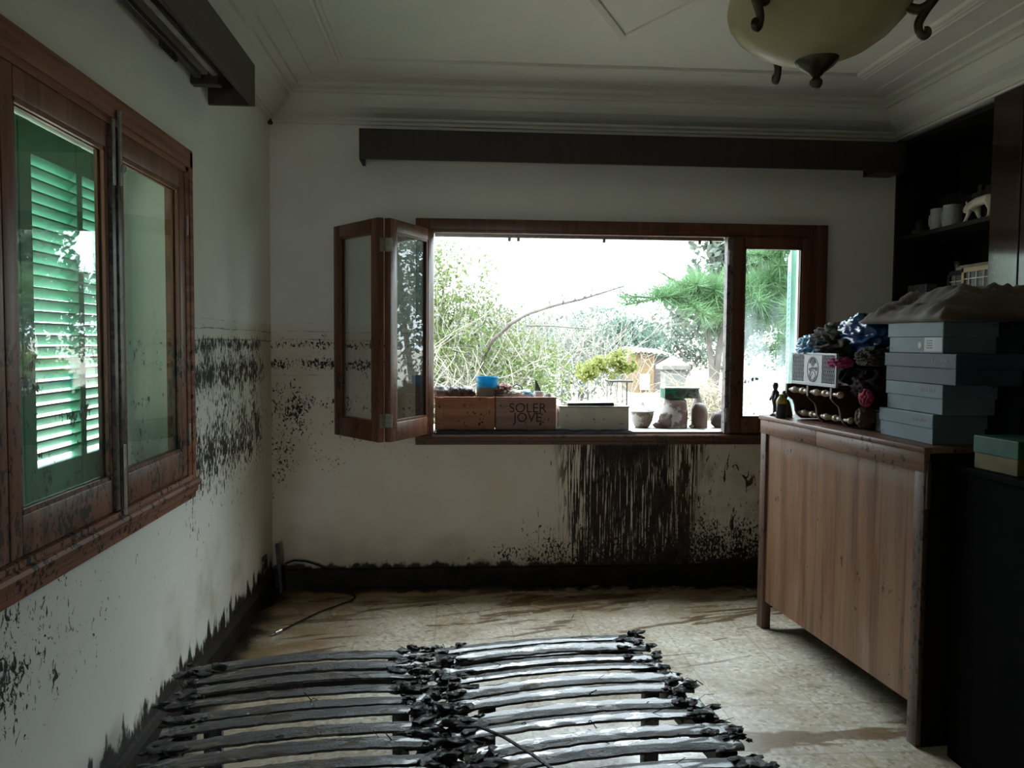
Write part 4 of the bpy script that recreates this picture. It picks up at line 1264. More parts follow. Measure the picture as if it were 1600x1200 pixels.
cloth('patterned_scarf', 'dark patterned scarf in the heap next to the box stack', 'clothing', SBP(0.53, 0.13, 1.445), (0.06, 0.095, 0.042), (0.040, 0.026, 0.020), 20, 0.35, 2.6, floor=1.41, var=0.9)
cloth('purple_garment', 'dark purple garment hanging below the black clothes in the heap', 'clothing', SBP(0.545, 0.13, 1.325), (0.065, 0.105, 0.065), (0.022, 0.005, 0.016), 23, 0.3, 2.0, floor=1.262, sheen=0)
cloth('red_cloth', 'small bright red cloth hanging beside the shoe boxes', 'cloth', SBP(0.495, 0.075, 1.275), (0.022, 0.038, 0.036), (0.36, 0.025, 0.07), 26, 0.3, 2.0, floor=1.238)
cloth('tan_purse', 'small tan leather purse at the near end of the spindle rack', 'purse', SBP(0.575, 0.13, 1.185), (0.045, 0.045, 0.05), (0.13, 0.070, 0.032), 29, 0.18, 1.5, 0.45, floor=ZT + 0.001, group='', sheen=0)
t = thing('card_box', 'little grey-fronted dark box beside the bottom shoe box', 'box', tuple(SBP(0.500, 0.14, ZT)), ang)
b = MB(); b.box((-0.045, -0.16, 0), (0.020, 0, 0.088), 0.002); add('body', b, M_black, t, local=True)
b = MB(); b.box((-0.040, -0.001, 0.006), (0.016, 0.001, 0.082)); add('front_label', b, plain('grey_card_label', (0.13, 0.15, 0.16), 0.6), t, local=True)
b = MB(); b.box((-0.047, -0.165, 0.0885), (0.023, 0.006, 0.094)); add('lid', b, M_black, t, local=True)

# ------------------------------------------------------------------ figurines and bottle at the far end of the sideboard
M_fig = plain('dark_figurine_glaze', (0.030, 0.030, 0.030), 0.28, var=0.4, scale=20, spec=0.6)
t = thing('seated_figurine', 'dark glazed figurine of a seated figure at the sideboard far end', 'figurine', tuple(SBP(1.205, 0.075, ZT)), ang)
b = MB()
b.lathe([(0, 0), (0.036, 0), (0.040, 0.008), (0.038, 0.022), (0.032, 0.05), (0.026, 0.075), (0.018, 0.088), (0.010, 0.092), (0.012, 0.10), (0.018, 0.112), (0.017, 0.126), (0.010, 0.135), (0, 0.137)], (0, 0, 0), 20)
b.blob((0.012, 0.030, 0.014), (0.034, 0.020, 0.013), 2, 0.1, 2, 4); b.tube([(0.0, 0.020, 0.072), (0.01, 0.030, 0.052), (0.012, 0.034, 0.035)], [0.009, 0.008, 0.007], 8); b.tube([(0.02, 0.012, 0.072), (0.024, 0.028, 0.050), (0.016, 0.034, 0.033)], [0.009, 0.008, 0.007], 8)
add('body', b, M_fig, t, smooth='all', local=True)
t = thing('standing_figurine', 'slim dark figurine with raised head standing beside the seated one', 'figurine', tuple(SBP(1.262, 0.050, ZT)), ang)
b = MB(); b.lathe([(0, 0), (0.026, 0), (0.026, 0.010), (0.014, 0.014), (0.011, 0.05), (0.016, 0.075), (0.021, 0.10), (0.019, 0.125), (0.009, 0.136), (0.013, 0.146), (0.015, 0.16), (0.011, 0.172), (0, 0.175)], (0, 0, 0), 18)
b.tube([(0.018, 0.0, 0.122), (0.024, 0.008, 0.10), (0.018, 0.02, 0.08)], [0.007, 0.006, 0.005], 8); b.tube([(-0.018, 0.0, 0.122), (-0.026, 0.010, 0.098), (-0.02, 0.018, 0.075)], [0.007, 0.006, 0.005], 8)
add('body', b, M_fig, t, smooth='all', local=True)
t = thing('dark_bottle', 'small dark bottle with yellow collar between figurine and rack', 'bottle', tuple(SBP(1.130, 0.018, ZT)), ang)
b = MB(); b.lathe([(0, 0), (0.024, 0), (0.026, 0.004), (0.026, 0.085), (0.020, 0.098), (0.012, 0.108), (0, 0.108)], (0, 0, 0), 20); add('body', b, M_fig, t, smooth=True, local=True)
b = MB(); b.lathe([(0.0268, 0.074), (0.0268, 0.088), (0.021, 0.100), (0.0125, 0.110), (0.0125, 0.122), (0, 0.123)], (0, 0, 0), 20); add('cap', b, plain('yellow_plastic', (0.42, 0.33, 0.06), 0.4), t, smooth=True, local=True, label='yellow collar and cap')
# ------------------------------------------------------------------ hanging lamp
M_bronze = plain('aged_bronze', (0.085, 0.070, 0.048), 0.38, 0.75, var=0.35, scale=30, bump=0.3)
g = G('alabaster_glass')
p = g.pos()
col = g.mix(g.ss(g.noise(p, 7, 4, 0.6, 0.8), 0.3, 0.7), (0.64, 0.55, 0.33), (0.74, 0.65, 0.43))
tl = g.n('BsdfTranslucent'); g.put(tl.inputs[0], col)
M_alab = g.done(g.mixs(0.35, g.pbr(col, 0.35, 0, None, 0.5), S(g, tl.outputs[0])))
LX, LY_ = 0.808, 1.80
t = thing('pendant_lamp', 'bowl lamp of cream alabaster glass with bronze scroll arms hanging from the ceiling', 'lamp', (LX, LY_, 2.075))
tilt = Matrix.Translation((LX, LY_, 2.30)) @ Matrix.Rotation(math.radians(-5), 4, 'Y') @ Matrix.Translation((-LX, -LY_, -2.30))
b = MB()
b.lathe([(0.0, 2.139), (0.05, 2.140), (0.10, 2.156), (0.145, 2.182), (0.18, 2.214), (0.197, 2.245), (0.201, 2.270), (0.195, 2.296), (0.178, 2.318), (0.172, 2.318), (0.189, 2.294), (0.195, 2.270), (0.191, 2.247), (0.175, 2.219), (0.142, 2.188), (0.10, 2.163), (0.05, 2.147), (0.0, 2.146)], (LX, LY_, 0), 48, tilt)
add('bowl_shade', b, M_alab, t, smooth='all')
b = MB(); b.lathe([(0, 2.075), (0.008, 2.077), (0.014, 2.086), (0.014, 2.094), (0.008, 2.101), (0.012, 2.105), (0.018, 2.112), (0.030, 2.120), (0.040, 2.128), (0.047, 2.138), (0.048, 2.146), (0.043, 2.150), (0, 2.150)], (LX, LY_, 0), 28)
add('finial', b, M_bronze, t, smooth=35)
for k, an in enumerate((212, 332, 92)):
    a = math.radians(an)
    def AP(r, z): return (LX + max(0.0, r - 0.022) * math.cos(a), LY_ + max(0.0, r - 0.022) * math.sin(a), z - 0.08)
    b = MB()
    arm = [(0.022, 2.66), (0.06, 2.65), (0.15, 2.55), (0.225, 2.47), (0.262, 2.39), (0.262, 2.335), (0.238, 2.295), (0.226, 2.270), (0.229, 2.250), (0.237, 2.241), (0.244, 2.246), (0.243, 2.255), (0.237, 2.256)]
    arm_r = [.011, .011, .011, .011, .011, .011, .010, .009, .0085, .0085, .008, .007, .006]
    q, qr = spline([AP(r, z) for r, z in arm], arm_r); b.tube(q, qr, 10)
    sp = [(0.262 - 0.0, 2.345), (0.252, 2.315), (0.230, 2.300), (0.208, 2.306), (0.196, 2.325), (0.202, 2.345), (0.220, 2.350), (0.230, 2.338), (0.224, 2.327), (0.215, 2.329)]
    q, qr = spline([AP(r, z) for r, z in sp], [.009, .010, .011, .011, .011, .010, .009, .008, .007, .006]); b.tube(q, qr, 10)
    add('scroll_arm', b, M_bronze, t, smooth='all')
b = MB(); b.lathe([(0, 2.54), (0.02, 2.545), (0.03, 2.57), (0.028, 2.60), (0.014, 2.64), (0.012, 2.95), (0.02, 2.952), (0.062, 2.965), (0.070, 2.985), (0.070, 3.0), (0, 3.0)], (LX, LY_, 0), 24)
add('stem', b, M_bronze, t, smooth=35)
b = MB(); b.lathe([(0, 2.155), (0.006, 2.155), (0.006, 2.56), (0, 2.56)], (LX, LY_, 0), 10); add('rod', b, M_bronze, t)

# ------------------------------------------------------------------ fitted wall unit on the right
g = G('dark_varnished_wood')
p = g.pos()
n = g.noise(g.vmul(p, (18, 18, 1.4)), 1.0, 6, 0.6, 0.4)
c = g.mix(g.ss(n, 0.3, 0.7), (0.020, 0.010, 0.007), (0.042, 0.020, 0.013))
sp = g.ss(g.noise(p, 55, 4, 0.7) + (g.noise(p, 8, 3) - 0.5) * 0.3, 0.66, 0.72)
c = g.mix(sp * 0.7, c, (0.16, 0.13, 0.11))
M_unit = g.done(g.pbr(c, 0.16, 0, g.bump(g.noise(g.vmul(p, (6, 6, 3)), 2.0, 3), 0.04, 0.003), 0.6, coat=0.6))
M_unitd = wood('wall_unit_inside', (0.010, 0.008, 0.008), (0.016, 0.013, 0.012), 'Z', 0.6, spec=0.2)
t = thing('wall_unit', 'fitted dark wood wall unit with open shelves and varnished doors along the right wall', 'bookcase', (2.95, 2.0, 0))
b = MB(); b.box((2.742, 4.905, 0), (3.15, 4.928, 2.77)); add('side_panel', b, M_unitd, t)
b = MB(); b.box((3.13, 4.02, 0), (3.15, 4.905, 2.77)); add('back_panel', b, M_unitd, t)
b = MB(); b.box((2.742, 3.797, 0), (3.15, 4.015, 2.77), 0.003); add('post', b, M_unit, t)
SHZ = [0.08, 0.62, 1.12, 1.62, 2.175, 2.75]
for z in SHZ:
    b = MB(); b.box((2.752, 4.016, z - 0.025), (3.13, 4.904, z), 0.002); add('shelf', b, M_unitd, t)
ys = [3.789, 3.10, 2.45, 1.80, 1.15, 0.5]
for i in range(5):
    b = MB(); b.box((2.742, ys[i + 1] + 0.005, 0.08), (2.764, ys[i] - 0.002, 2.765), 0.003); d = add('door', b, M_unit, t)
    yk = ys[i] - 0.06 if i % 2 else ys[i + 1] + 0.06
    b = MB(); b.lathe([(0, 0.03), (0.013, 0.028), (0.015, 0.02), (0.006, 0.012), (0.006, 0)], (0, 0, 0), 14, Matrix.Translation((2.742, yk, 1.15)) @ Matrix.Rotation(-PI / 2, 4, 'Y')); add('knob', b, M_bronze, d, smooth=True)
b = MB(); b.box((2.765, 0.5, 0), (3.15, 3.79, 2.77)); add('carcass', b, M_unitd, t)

# things on its shelves
S1, S2 = 2.176, 1.621
M_ivory = plain('ivory_glaze', (0.56, 0.52, 0.42), 0.4, var=0.08)
t = thing('animal_figurine', 'pale walking big-cat figurine on the upper shelf', 'figurine', (2.80, 4.17, S1), math.radians(90))
me = bpy.data.meshes.new('body')
# local x = toward the head (world +y, away from the post)
V = [(-0.075, 0, 0.105), (-0.03, 0, 0.100), (0.03, 0, 0.100), (0.075, 0, 0.098), (0.105, 0, 0.088), (0.128, 0, 0.070), (0.142, 0, 0.056),
     (-0.085, 0.018, 0.065), (-0.098, 0.018, 0.040), (-0.085, 0.018, 0.004), (-0.070, 0.018, 0.002),
     (-0.065, -0.018, 0.060), (-0.055, -0.018, 0.035), (-0.030, -0.018, 0.004), (-0.015, -0.018, 0.002),
     (0.075, 0.018, 0.060), (0.085, 0.018, 0.035), (0.112, 0.018, 0.004), (0.125, 0.018, 0.002),
     (0.060, -0.018, 0.060), (0.050, -0.018, 0.030), (0.030, -0.018, 0.004), (0.044, -0.018, 0.002),
     (-0.105, 0, 0.108), (-0.125, 0, 0.090), (-0.130, 0, 0.060), (-0.122, 0, 0.045)]
Ed = [(0, 1), (1, 2), (2, 3), (3, 4), (4, 5), (5, 6), (0, 7), (7, 8), (8, 9), (9, 10), (0, 11), (11, 12), (12, 13), (13, 14), (3, 15), (15, 16), (16, 17), (17, 18), (3, 19), (19, 20), (20, 21), (21, 22), (0, 23), (23, 24), (24, 25), (25, 26)]
me.from_pydata([tuple(1.0 * q for q in v) for v in V], Ed, [])
o = bpy.data.objects.new('body', me); COL.objects.link(o); o.parent = t
rad = [.028, .026, .026, .028, .020, .021, .012] + [.018, .011, .008, .009] * 4 + [.007, .006, .005, .004]
mod = o.modifiers.new('skin', 'SKIN'); sv = me.skin_vertices[0].data
for i, r_ in enumerate(rad): sv[i].radius = (r_, r_)
sv[1].use_root = True
o.modifiers.new('sub', 'SUBSURF').levels = 2; o.modifiers['sub'].render_levels = 2
me.materials.append(M_ivory)
b = MB(); b.box((-0.11, -0.03, -0.004), (0.14, 0.03, 0.001), 0.001)
for k in (1, -1):
    b.lathe([(0, 0), (0.006, 0.002), (0.004, 0.012), (0, 0.014)], (0.112, 0.012 * k, 0.100), 10)
add('ears', b, M_ivory, t, local=True)
for k, (y_, w_) in enumerate(((4.47, 0.050), (4.60, 0.046))):
    t = thing('white_mug', ('white mug on the upper shelf nearer the pale animal figurine', 'white mug on the upper shelf farther from the animal figurine')[k], 'mug', (2.83, y_, S1), 0, 'white mugs on the upper shelf')
    b = MB(); b.lathe([(0, 0), (w_, 0), (w_, 0.125), (w_ - 0.004, 0.125), (w_ - 0.004, 0.006), (0, 0.006)], (0, 0, 0), 24); add('cup', b, plain('white_glaze_%d' % k, (0.36, 0.36, 0.37), 0.35, var=0.15, scale=12), t, smooth=35, local=True)
    b = MB(); b.tube([(-0.01, w_ - 0.003, 0.10), (-0.015, w_ + 0.022, 0.095), (-0.015, w_ + 0.028, 0.065), (-0.015, w_ + 0.020, 0.035), (-0.01, w_ - 0.003, 0.028)], 0.005, 8); add('handle', b, M_white_label, t, smooth=True, local=True)
r = random.Random(5)
yb_ = 4.03
cols = [(0.030, 0.018, 0.013), (0.024, 0.017, 0.014), (0.028, 0.020, 0.018), (0.020, 0.020, 0.022), (0.022, 0.022, 0.025)]
bl = ['brown', 'darker brown', 'tawny', 'black', 'charcoal']
k = 0
while yb_ < 4.78:
    w_ = r.uniform(0.028, 0.05); h_ = (0.30 if yb_ < 4.3 else 0.22) + r.uniform(-0.03, 0.02)
    tb = thing('book', 'dim %s book spine in the row standing at the back of the upper shelf' % bl[k % 5], 'book', (3.04, yb_ + w_ / 2, S1), 0, 'dim %s books on the upper shelf' % bl[k % 5])
    b = MB(); b.box((-0.075, -w_ / 2 + 0.002, 0.003), (0.075, w_ / 2 - 0.002, h_ - 0.003)); add('pages', b, M_unitd, tb, local=True)
    b = MB(); b.box((-0.082, -w_ / 2, 0), (-0.077, w_ / 2, h_), 0.002); b.box((-0.077, -w_ / 2, 0), (0.078, -w_ / 2 + 0.0018, h_)); b.box((-0.077, w_ / 2 - 0.0018, 0), (0.078, w_ / 2, h_))
    add('cover', b, plain('book_cover_%d' % k, cols[k % 5], 0.55, var=0.15), tb, local=True)
    yb_ += w_ + 0.002; k += 1
# low shelf: lattice frames, picture box, small bottles
M_yel = wood('honey_wood', (0.30, 0.20, 0.075), (0.40, 0.28, 0.12), 'Y', 0.5)
M_back = plain('picture_backing', (0.085, 0.082, 0.075), 0.6, var=0.5, scale=16)


def lattice_frame(label, x, ya, yb, z, h, mat_f, bars, tiltx):
    t = thing('lattice_screen', label, 'frame', (x, (ya + yb) / 2, z))
    R_ = Matrix.Rotation(tiltx, 4, 'Y'); l = (yb - ya) / 2
    def A_(nm, mb, m): mb.bm.transform(R_); return add(nm, mb, m, t, local=True)
    b = MB(); b.box((0, -l, 0), (0.018, -l + 0.022, h), 0.002); b.box((0, l - 0.022, 0), (0.018, l, h), 0.002); b.box((0, -l, h - 0.026), (0.018, l, h), 0.002); b.box((0, -l, 0), (0.018, l, 0.024), 0.002); A_('frame', b, mat_f)
    b = MB(); b.box((0.012, -l + 0.01, 0.01), (0.016, l - 0.01, h - 0.01)); A_('backing', b, M_back)
    b = MB()
    for q in range(1, bars): yy = -l + 2 * l * q / bars; b.box((0.003, yy - 0.002, 0.02), (0.008, yy + 0.002, h - 0.02))
    nz = 5
    for q in range(1, nz): zz = h * q / nz; b.box((0.003, -l + 0.02, zz - 0.002), (0.008, l - 0.02, zz + 0.002))
    A_('lattice_bars', b, M_ivory)


lattice_frame('honey-coloured wooden frame with small square lattice on the lower shelf', 2.775, 4.04, 4.285, S2, 0.305, M_yel, 4, 0.0)
lattice_frame('dark wooden frame with small square lattice on the lower shelf', 2.83, 4.24, 4.50, S2, 0.305, M_unitd, 4, 0.0)
b = MB(); b.box((2.76, 4.018, S2), (2.775, 4.038, S2 + 0.29), 0.001); solo('white_strip', b, plain('white_edge', (0.62, 0.66, 0.68), 0.5), 'white upright board edge beside the varnished post', 'board')
b = MB(); b.box((2.83, 4.12, S2 + 0.3055), (2.86, 4.42, S2 + 0.322), 0.002); b.box((2.835, 4.15, S2 + 0.322), (2.855, 4.40, S2 + 0.330), 0.002)
solo('pale_folder', b, plain('pale_card', (0.20, 0.17, 0.12), 0.6), 'pale folder lying across the lattice frames', 'folder')
for k, y_ in enumerate((4.075, 4.11, 4.155)):
    t = thing('small_bottle', 'slim dark bottle with pale neck on the lower shelf behind the lattice frames', 'bottle', (2.92, y_, S2), 0, 'slim bottles on the lower shelf')
    b = MB(); b.lathe([(0, 0), (0.016, 0), (0.017, 0.30), (0.010, 0.33), (0, 0.33)], (0, 0, 0), 14); add('body', b, M_fig, t, smooth=35, local=True)
    b = MB(); b.lathe([(0.009, 0.328), (0.007, 0.36), (0.004, 0.372), (0, 0.373)], (0, 0, 0), 12); add('neck', b, M_ivory, t, smooth=True, local=True)
t = thing('picture_box', 'small printed box with red spot on the lower shelf', 'box', (2.80, 4.72, S2))
b = MB(); b.box((-0.02, -0.10, 0), (0.05, 0.10, 0.245), 0.002); add('body', b, plain('grey_printed_card', (0.07, 0.075, 0.08), 0.5, var=0.6, scale=30), t, local=True)
b = MB(); b.lathe([(0, 0), (0.045, 0), (0.045, 0.0015), (0, 0.0015)], (0, 0, 0), 20, Matrix.Translation((-0.02, -0.035, 0.16)) @ Matrix.Rotation(-PI / 2, 4, 'Y')); add('red_spot', b, plain('red_print', (0.20, 0.02, 0.025), 0.5), t, local=True, label='red printed spot')
t = thing('dark_vase', 'dark vase with glinting rim on the lower shelf behind the dark lattice frame', 'vase', (2.90, 4.50, S2))
b = MB(); b.lathe([(0, 0), (0.04, 0), (0.055, 0.10), (0.05, 0.22), (0.022, 0.29), (0.02, 0.33), (0.032, 0.365), (0.028, 0.365), (0.016, 0.33), (0, 0.33)], (0, 0, 0), 20); add('body', b, M_fig, t, smooth='all', local=True)
t = thing('small_ornament', 'small dark ornament with a glinting head at the far end of the upper shelf', 'ornament', (2.82, 4.78, S1))
b = MB(); b.lathe([(0, 0), (0.04, 0), (0.044, 0.02), (0.02, 0.04), (0.024, 0.06), (0.014, 0.085), (0, 0.09)], (0, 0, 0), 18); add('body', b, M_fig, t, smooth='all', local=True)

# ------------------------------------------------------------------ crates and box on the window sill
CZ = 0.9515
M_crate = wood('red_brown_crate_wood', (0.34, 0.125, 0.058), (0.50, 0.21, 0.105), 'X', 0.6, mud=0.22, fine=0.6)
M_crate2 = wood('faded_crate_wood', (0.34, 0.175, 0.135), (0.46, 0.26, 0.20), 'X', 0.6, mud=0.12, fine=0.6)


def crate(label, x0, x1, mat, batten, letters=None, h=0.208):
    ya, yb = 5.0, 5.24
    t = thing('wooden_crate', label, 'crate', ((x0 + x1) / 2, (ya + yb) / 2, CZ), 0)
    b = MB(); b.box((x0, ya, CZ), (x1, ya + 0.014, CZ + h), 0.002); fb = add('front_board', b, mat, t)
    b = MB(); b.box((x0, yb - 0.014, CZ), (x1, yb, CZ + h), 0.002); add('back_board', b, mat, t)
    for q0, q1 in ((x0, x0 + 0.012), (x1 - 0.012, x1)):
        b = MB(); b.box((q0, ya + 0.0145, CZ), (q1, yb - 0.0145, CZ + h), 0.002); add('end_board', b, mat, t)
    b = MB(); b.box((x0 + 0.013, ya + 0.015, CZ), (x1 - 0.013, yb - 0.015, CZ + 0.012)); add('bottom', b, mat, t)
    if batten:
        for q in (x0 + 0.012, x1 - 0.052):
            b = MB(); b.box((q, ya - 0.010, CZ), (q + 0.04, ya, CZ + h - 0.004), 0.002); add('batten', b, mat, t)
    if letters:
        for txt, zc, size in letters:
            cu = bpy.data.curves.new('lettering', 'FONT'); cu.body = txt; cu.size = size; cu.align_x = 'CENTER'; cu.align_y = 'CENTER'; cu.extrude = 0.0006; cu.space_character = 1.0
            tmp = bpy.data.objects.new('tmp', cu); COL.objects.link(tmp)
            bpy.context.view_layer.update()
            me = bpy.data.meshes.new_from_object(tmp.evaluated_get(bpy.context.evaluated_depsgraph_get()))
            bpy.data.objects.remove(tmp)
            me.name = 'lettering'
            bm = bmesh.new(); bm.from_mesh(me); bpy.data.meshes.remove(me)
            bm.transform(Matrix.Translation(((x0 + x1) / 2 + 0.01, ya - 0.0008, zc)) @ Matrix.Rotation(PI / 2, 4, 'X'))
            add('lettering', bm, M_letter, fb, label='dark printed capital letters')
    return t


M_letter = plain('faded_black_print', (0.030, 0.016, 0.013), 0.6, var=0.3, scale=40, bump=0)
crate('red-brown wooden crate with battens on the sill, full of dark debris and a blue tub', -0.128, 0.243, M_crate, True)
crate('faded wooden crate printed SOLER JOVE standing on the window sill', 0.250, 0.628, M_crate2, False, (('SOLER', CZ + 0.138, 0.082), ('JOVE', CZ + 0.078, 0.082)))
t = thing('foam_box', 'cream polystyrene box on the sill between crates and clay pot', 'box', (0.869, 5.12, CZ))
M_foam = plain('cream_polystyrene', (0.82, 0.76, 0.66), 0.7, var=0.08, scale=6, dirt=(0.05, 0.04, 0.03), dirt_amt=0.0, dscale=22)
x0, x1, ya, yb, h = 0.648, 1.090, 5.0, 5.25, 0.152
b = MB()
b.box((x0, ya, CZ), (x1, ya + 0.025, CZ + h), 0.004); b.box((x0, yb - 0.025, CZ), (x1, yb, CZ + h), 0.004); b.box((x0, ya + 0.025, CZ), (x0 + 0.025, yb - 0.025, CZ + h), 0.004); b.box((x1 - 0.025, ya + 0.025, CZ), (x1, yb - 0.025, CZ + h), 0.004); b.box((x0 + 0.02, ya + 0.02, CZ), (x1 - 0.02, yb - 0.02, CZ + 0.025))
add('box_body', b, M_foam, t, smooth=30)
b = MB(); b.box((x0 - 0.004, ya - 0.004, CZ + h - 0.007), (x1 + 0.004, ya + 0.004, CZ + h), 0.002); add('rim', b, plain('grey_edge', (0.16, 0.155, 0.14), 0.6), t)
b = MB(); b.box((0.70, 5.01, CZ + h + 0.001), (0.995, 5.20, CZ + h + 0.018), 0.003)
for v in b.bm.verts: v.co.z += 0.010 * math.sin(v.co.x * 9) * (1 if v.co.z > CZ + h + 0.01 else 0); v.co.x += 0.04 * (v.co.z - CZ - h) * 20 * 0.05
solo('dark_board', b, M_bedwood, 'dark muddy board lying on top of the polystyrene box', 'board')
b = MB(); b.blob((0.638, 4.985, CZ + 0.012), (0.018, 0.018, 0.012), 2, 0.2, 2, 5); b.tube([(0.638, 4.99, CZ + 0.01), (0.637, 4.992, CZ + 0.06), (0.640, 4.993, CZ + 0.11), (0.636, 4.994, CZ + 0.14)], [0.008, 0.005, 0.006, 0.004], 8)
solo('white_rag', b, plain('white_cloth', (0.6, 0.6, 0.58), 0.7), 'little white rag hanging between crate and polystyrene box', 'rag', smooth='all')
# wet black mud lying along the sill in front of the crates
b = MB()
r = random.Random(9)
def mudf(u, v):
    x = -0.13 + 1.24 * u; y = 4.872 + 0.122 * v
    zb_ = 0.9385 if y < 4.925 else 0.9505
    hh = 0.014 * math.sin(PI * min(1, max(0, v))) ** 0.5 * (0.7 + 0.6 * mnoise.noise(Vector((x * 14, y * 20, 1)))) * min(1, min(u, 1 - u) / 0.03)
    return (x, y, zb_ + max(0.0, hh) + (0.006 if v > 0.05 and y < 4.925 else 0))
b.grid(mudf, 120, 10)
sd = solo('sill_mud', b, plain('damp_black_mud', (0.0035, 0.0028, 0.0025), 0.9, var=0.6, scale=20, bump=0.8, spec=0.03), 'wet black mud spread along the sill under the crates', 'mud', smooth='all'); sd['kind'] = 'stuff'

# contents
TOP = CZ + 0.222
M_tub = None
g = G('blue_plastic_tub')
p = g.pos(); x, y, z = g.sep(p)
c = g.mix(g.ss(z + (g.noise(p, 30, 4) - 0.5) * 0.03, 0.100, 0.085), (0.012, 0.30, 0.46), (0.18, 0.17, 0.15))
tl = g.n('BsdfTranslucent'); g.put(tl.inputs[0], c)
M_tub = g.done(g.mixs(0.45, g.pbr(c, 0.35), S(g, tl.outputs[0])))
t = thing('blue_tub', 'translucent blue plastic tub, grey with silt below, in the left crate', 'tub', (0.193, 5.10, CZ + 0.172))
b = MB(); b.lathe([(0, 0), (0.056, 0), (0.060, 0.01), (0.070, 0.150), (0.074, 0.152), (0.074, 0.160), (0.067, 0.160), (0.056, 0.012), (0, 0.012)], (0, 0, 0), 28); b.bm.transform(Matrix.Rotation(0.05, 4, 'Y')); add('body', b, M_tub, t, smooth=40, local=True)
b = MB(); b.tube([(0.074 * math.cos(a_), 0.074 * math.sin(a_) * 0.2 - 0.073, 0.155 - 0.045 * math.sin(a_)) for a_ in [PI * k / 12 for k in range(13)]], 0.002, 6); add('handle', b, M_metal, t, local=True)
M_junk = [plain('grey_debris', (0.17, 0.155, 0.135), 0.6, var=0.4, scale=18), plain('black_debris', (0.022, 0.019, 0.017), 0.5, var=0.4), plain('brown_debris', (0.075, 0.055, 0.045), 0.6, var=0.5)]
desc = ['pale grey', 'black', 'brown']
r = random.Random(21)
jn = 0
for (xx, ci, sz) in ((-0.102, 0, 0.036), (-0.055, 0, 0.027), (-0.048, 1, 0.028), (-0.005, 2, 0.032), (0.012, 0, 0.026), (0.035, 1, 0.033), (0.060, 2, 0.026), (0.095, 1, 0.026), (-0.075, 2, 0.024), (0.020, 1, 0.024)):
    b = MB(); yy = 5.07 + (jn % 3) * 0.055
    b.blob((xx, yy, TOP + 0.010), (sz * r.uniform(1.1, 1.7), sz * r.uniform(0.9, 1.2), sz * r.uniform(0.9, 1.3)), 3, 0.45, 1.9, 40 + jn, M=Matrix.Rotation(r.uniform(-0.7, 0.7), 3, 'Y'))
    solo('debris_lump', b, M_junk[ci], '%s muddy lump of debris piled in the left crate' % desc[ci], 'debris', '%s debris in the left crate' % desc[ci], smooth='all'); jn += 1
b = MB(); b.blob((0.305, 5.10, TOP + 0.012), (0.058, 0.06, 0.050), 4, 0.40, 2.4, 61, ridged=True)
solo('red_bundle', b, plain('faded_red_cloth', (0.24, 0.105, 0.080), 0.7, var=0.4, scale=16), 'faded red cloth bundle heaped in the printed crate beside the tub', 'cloth', smooth='all')
b = MB(); b.blob((0.350, 5.075, TOP + 0.0), (0.085, 0.05, 0.026), 4, 0.35, 2.4, 63, ridged=True)
solo('white_cloth', b, plain('dirty_white_cloth', (0.42, 0.38, 0.33), 0.7, var=0.3, scale=20), 'dirty white cloth lying in the printed crate below the red bundle', 'cloth', smooth='all')
b = MB(); b.tube([(0.345, 5.13, TOP + 0.0), (0.36, 5.13, TOP + 0.045), (0.39, 5.13, TOP + 0.062), (0.42, 5.13, TOP + 0.045), (0.435, 5.13, TOP + 0.0)], 0.005, 8); b.tube([(0.365, 5.15, TOP), (0.375, 5.15, TOP + 0.03), (0.40, 5.15, TOP + 0.04), (0.425, 5.15, TOP)], 0.004, 8)
solo('cable_loop', b, M_mud, 'loop of dark cable sticking up from the printed crate', 'cable', smooth='all')
b = MB(); b.blob((0.445, 5.09, TOP + 0.003), (0.038, 0.04, 0.024), 3, 0.3, 2, 66, ridged=True)
solo('blue_cloth', b, plain('pale_blue_cloth', (0.22, 0.40, 0.55), 0.6), 'pale blue cloth showing above the rim of the printed crate', 'cloth', smooth='all')
t = thing('white_cup', 'white cup standing in the right end of the printed crate', 'cup', (0.530, 5.10, CZ + 0.148))
b = MB(); b.lathe([(0, 0), (0.030, 0), (0.034, 0.09), (0.031, 0.09), (0.027, 0.006), (0, 0.006)], (0, 0, 0), 20); add('body', b, plain('white_china', (0.62, 0.62, 0.60), 0.3), t, smooth=40, local=True)
b = MB(); b.tube([(-0.033, 0, 0.075), (-0.055, 0, 0.07), (-0.055, 0, 0.035), (-0.031, 0, 0.03)], 0.004, 8); add('handle', b, M_white_label, t, smooth=True, local=True)
b = MB(); b.lathe([(0, 0), (0.021, 0), (0.022, 0.072), (0.019, 0.072), (0.018, 0.004), (0, 0.004)], (0.590, 5.12, CZ + 0.150), 18); solo('grey_jar', b, plain('grey_china', (0.35, 0.36, 0.36), 0.35, var=0.3, scale=40), 'small grey jar at the far right inside the printed crate', 'jar', smooth=40)
b = MB(); b.prism([(0.510, TOP - 0.01), (0.512, TOP + 0.088), (0.522, TOP + 0.075), (0.545, TOP + 0.03), (0.556, TOP - 0.01)], 5.175, 5.185, 'Y'); solo('dark_shard', b, M_junk[1], 'pointed dark shard rising behind the white cup', 'shard')

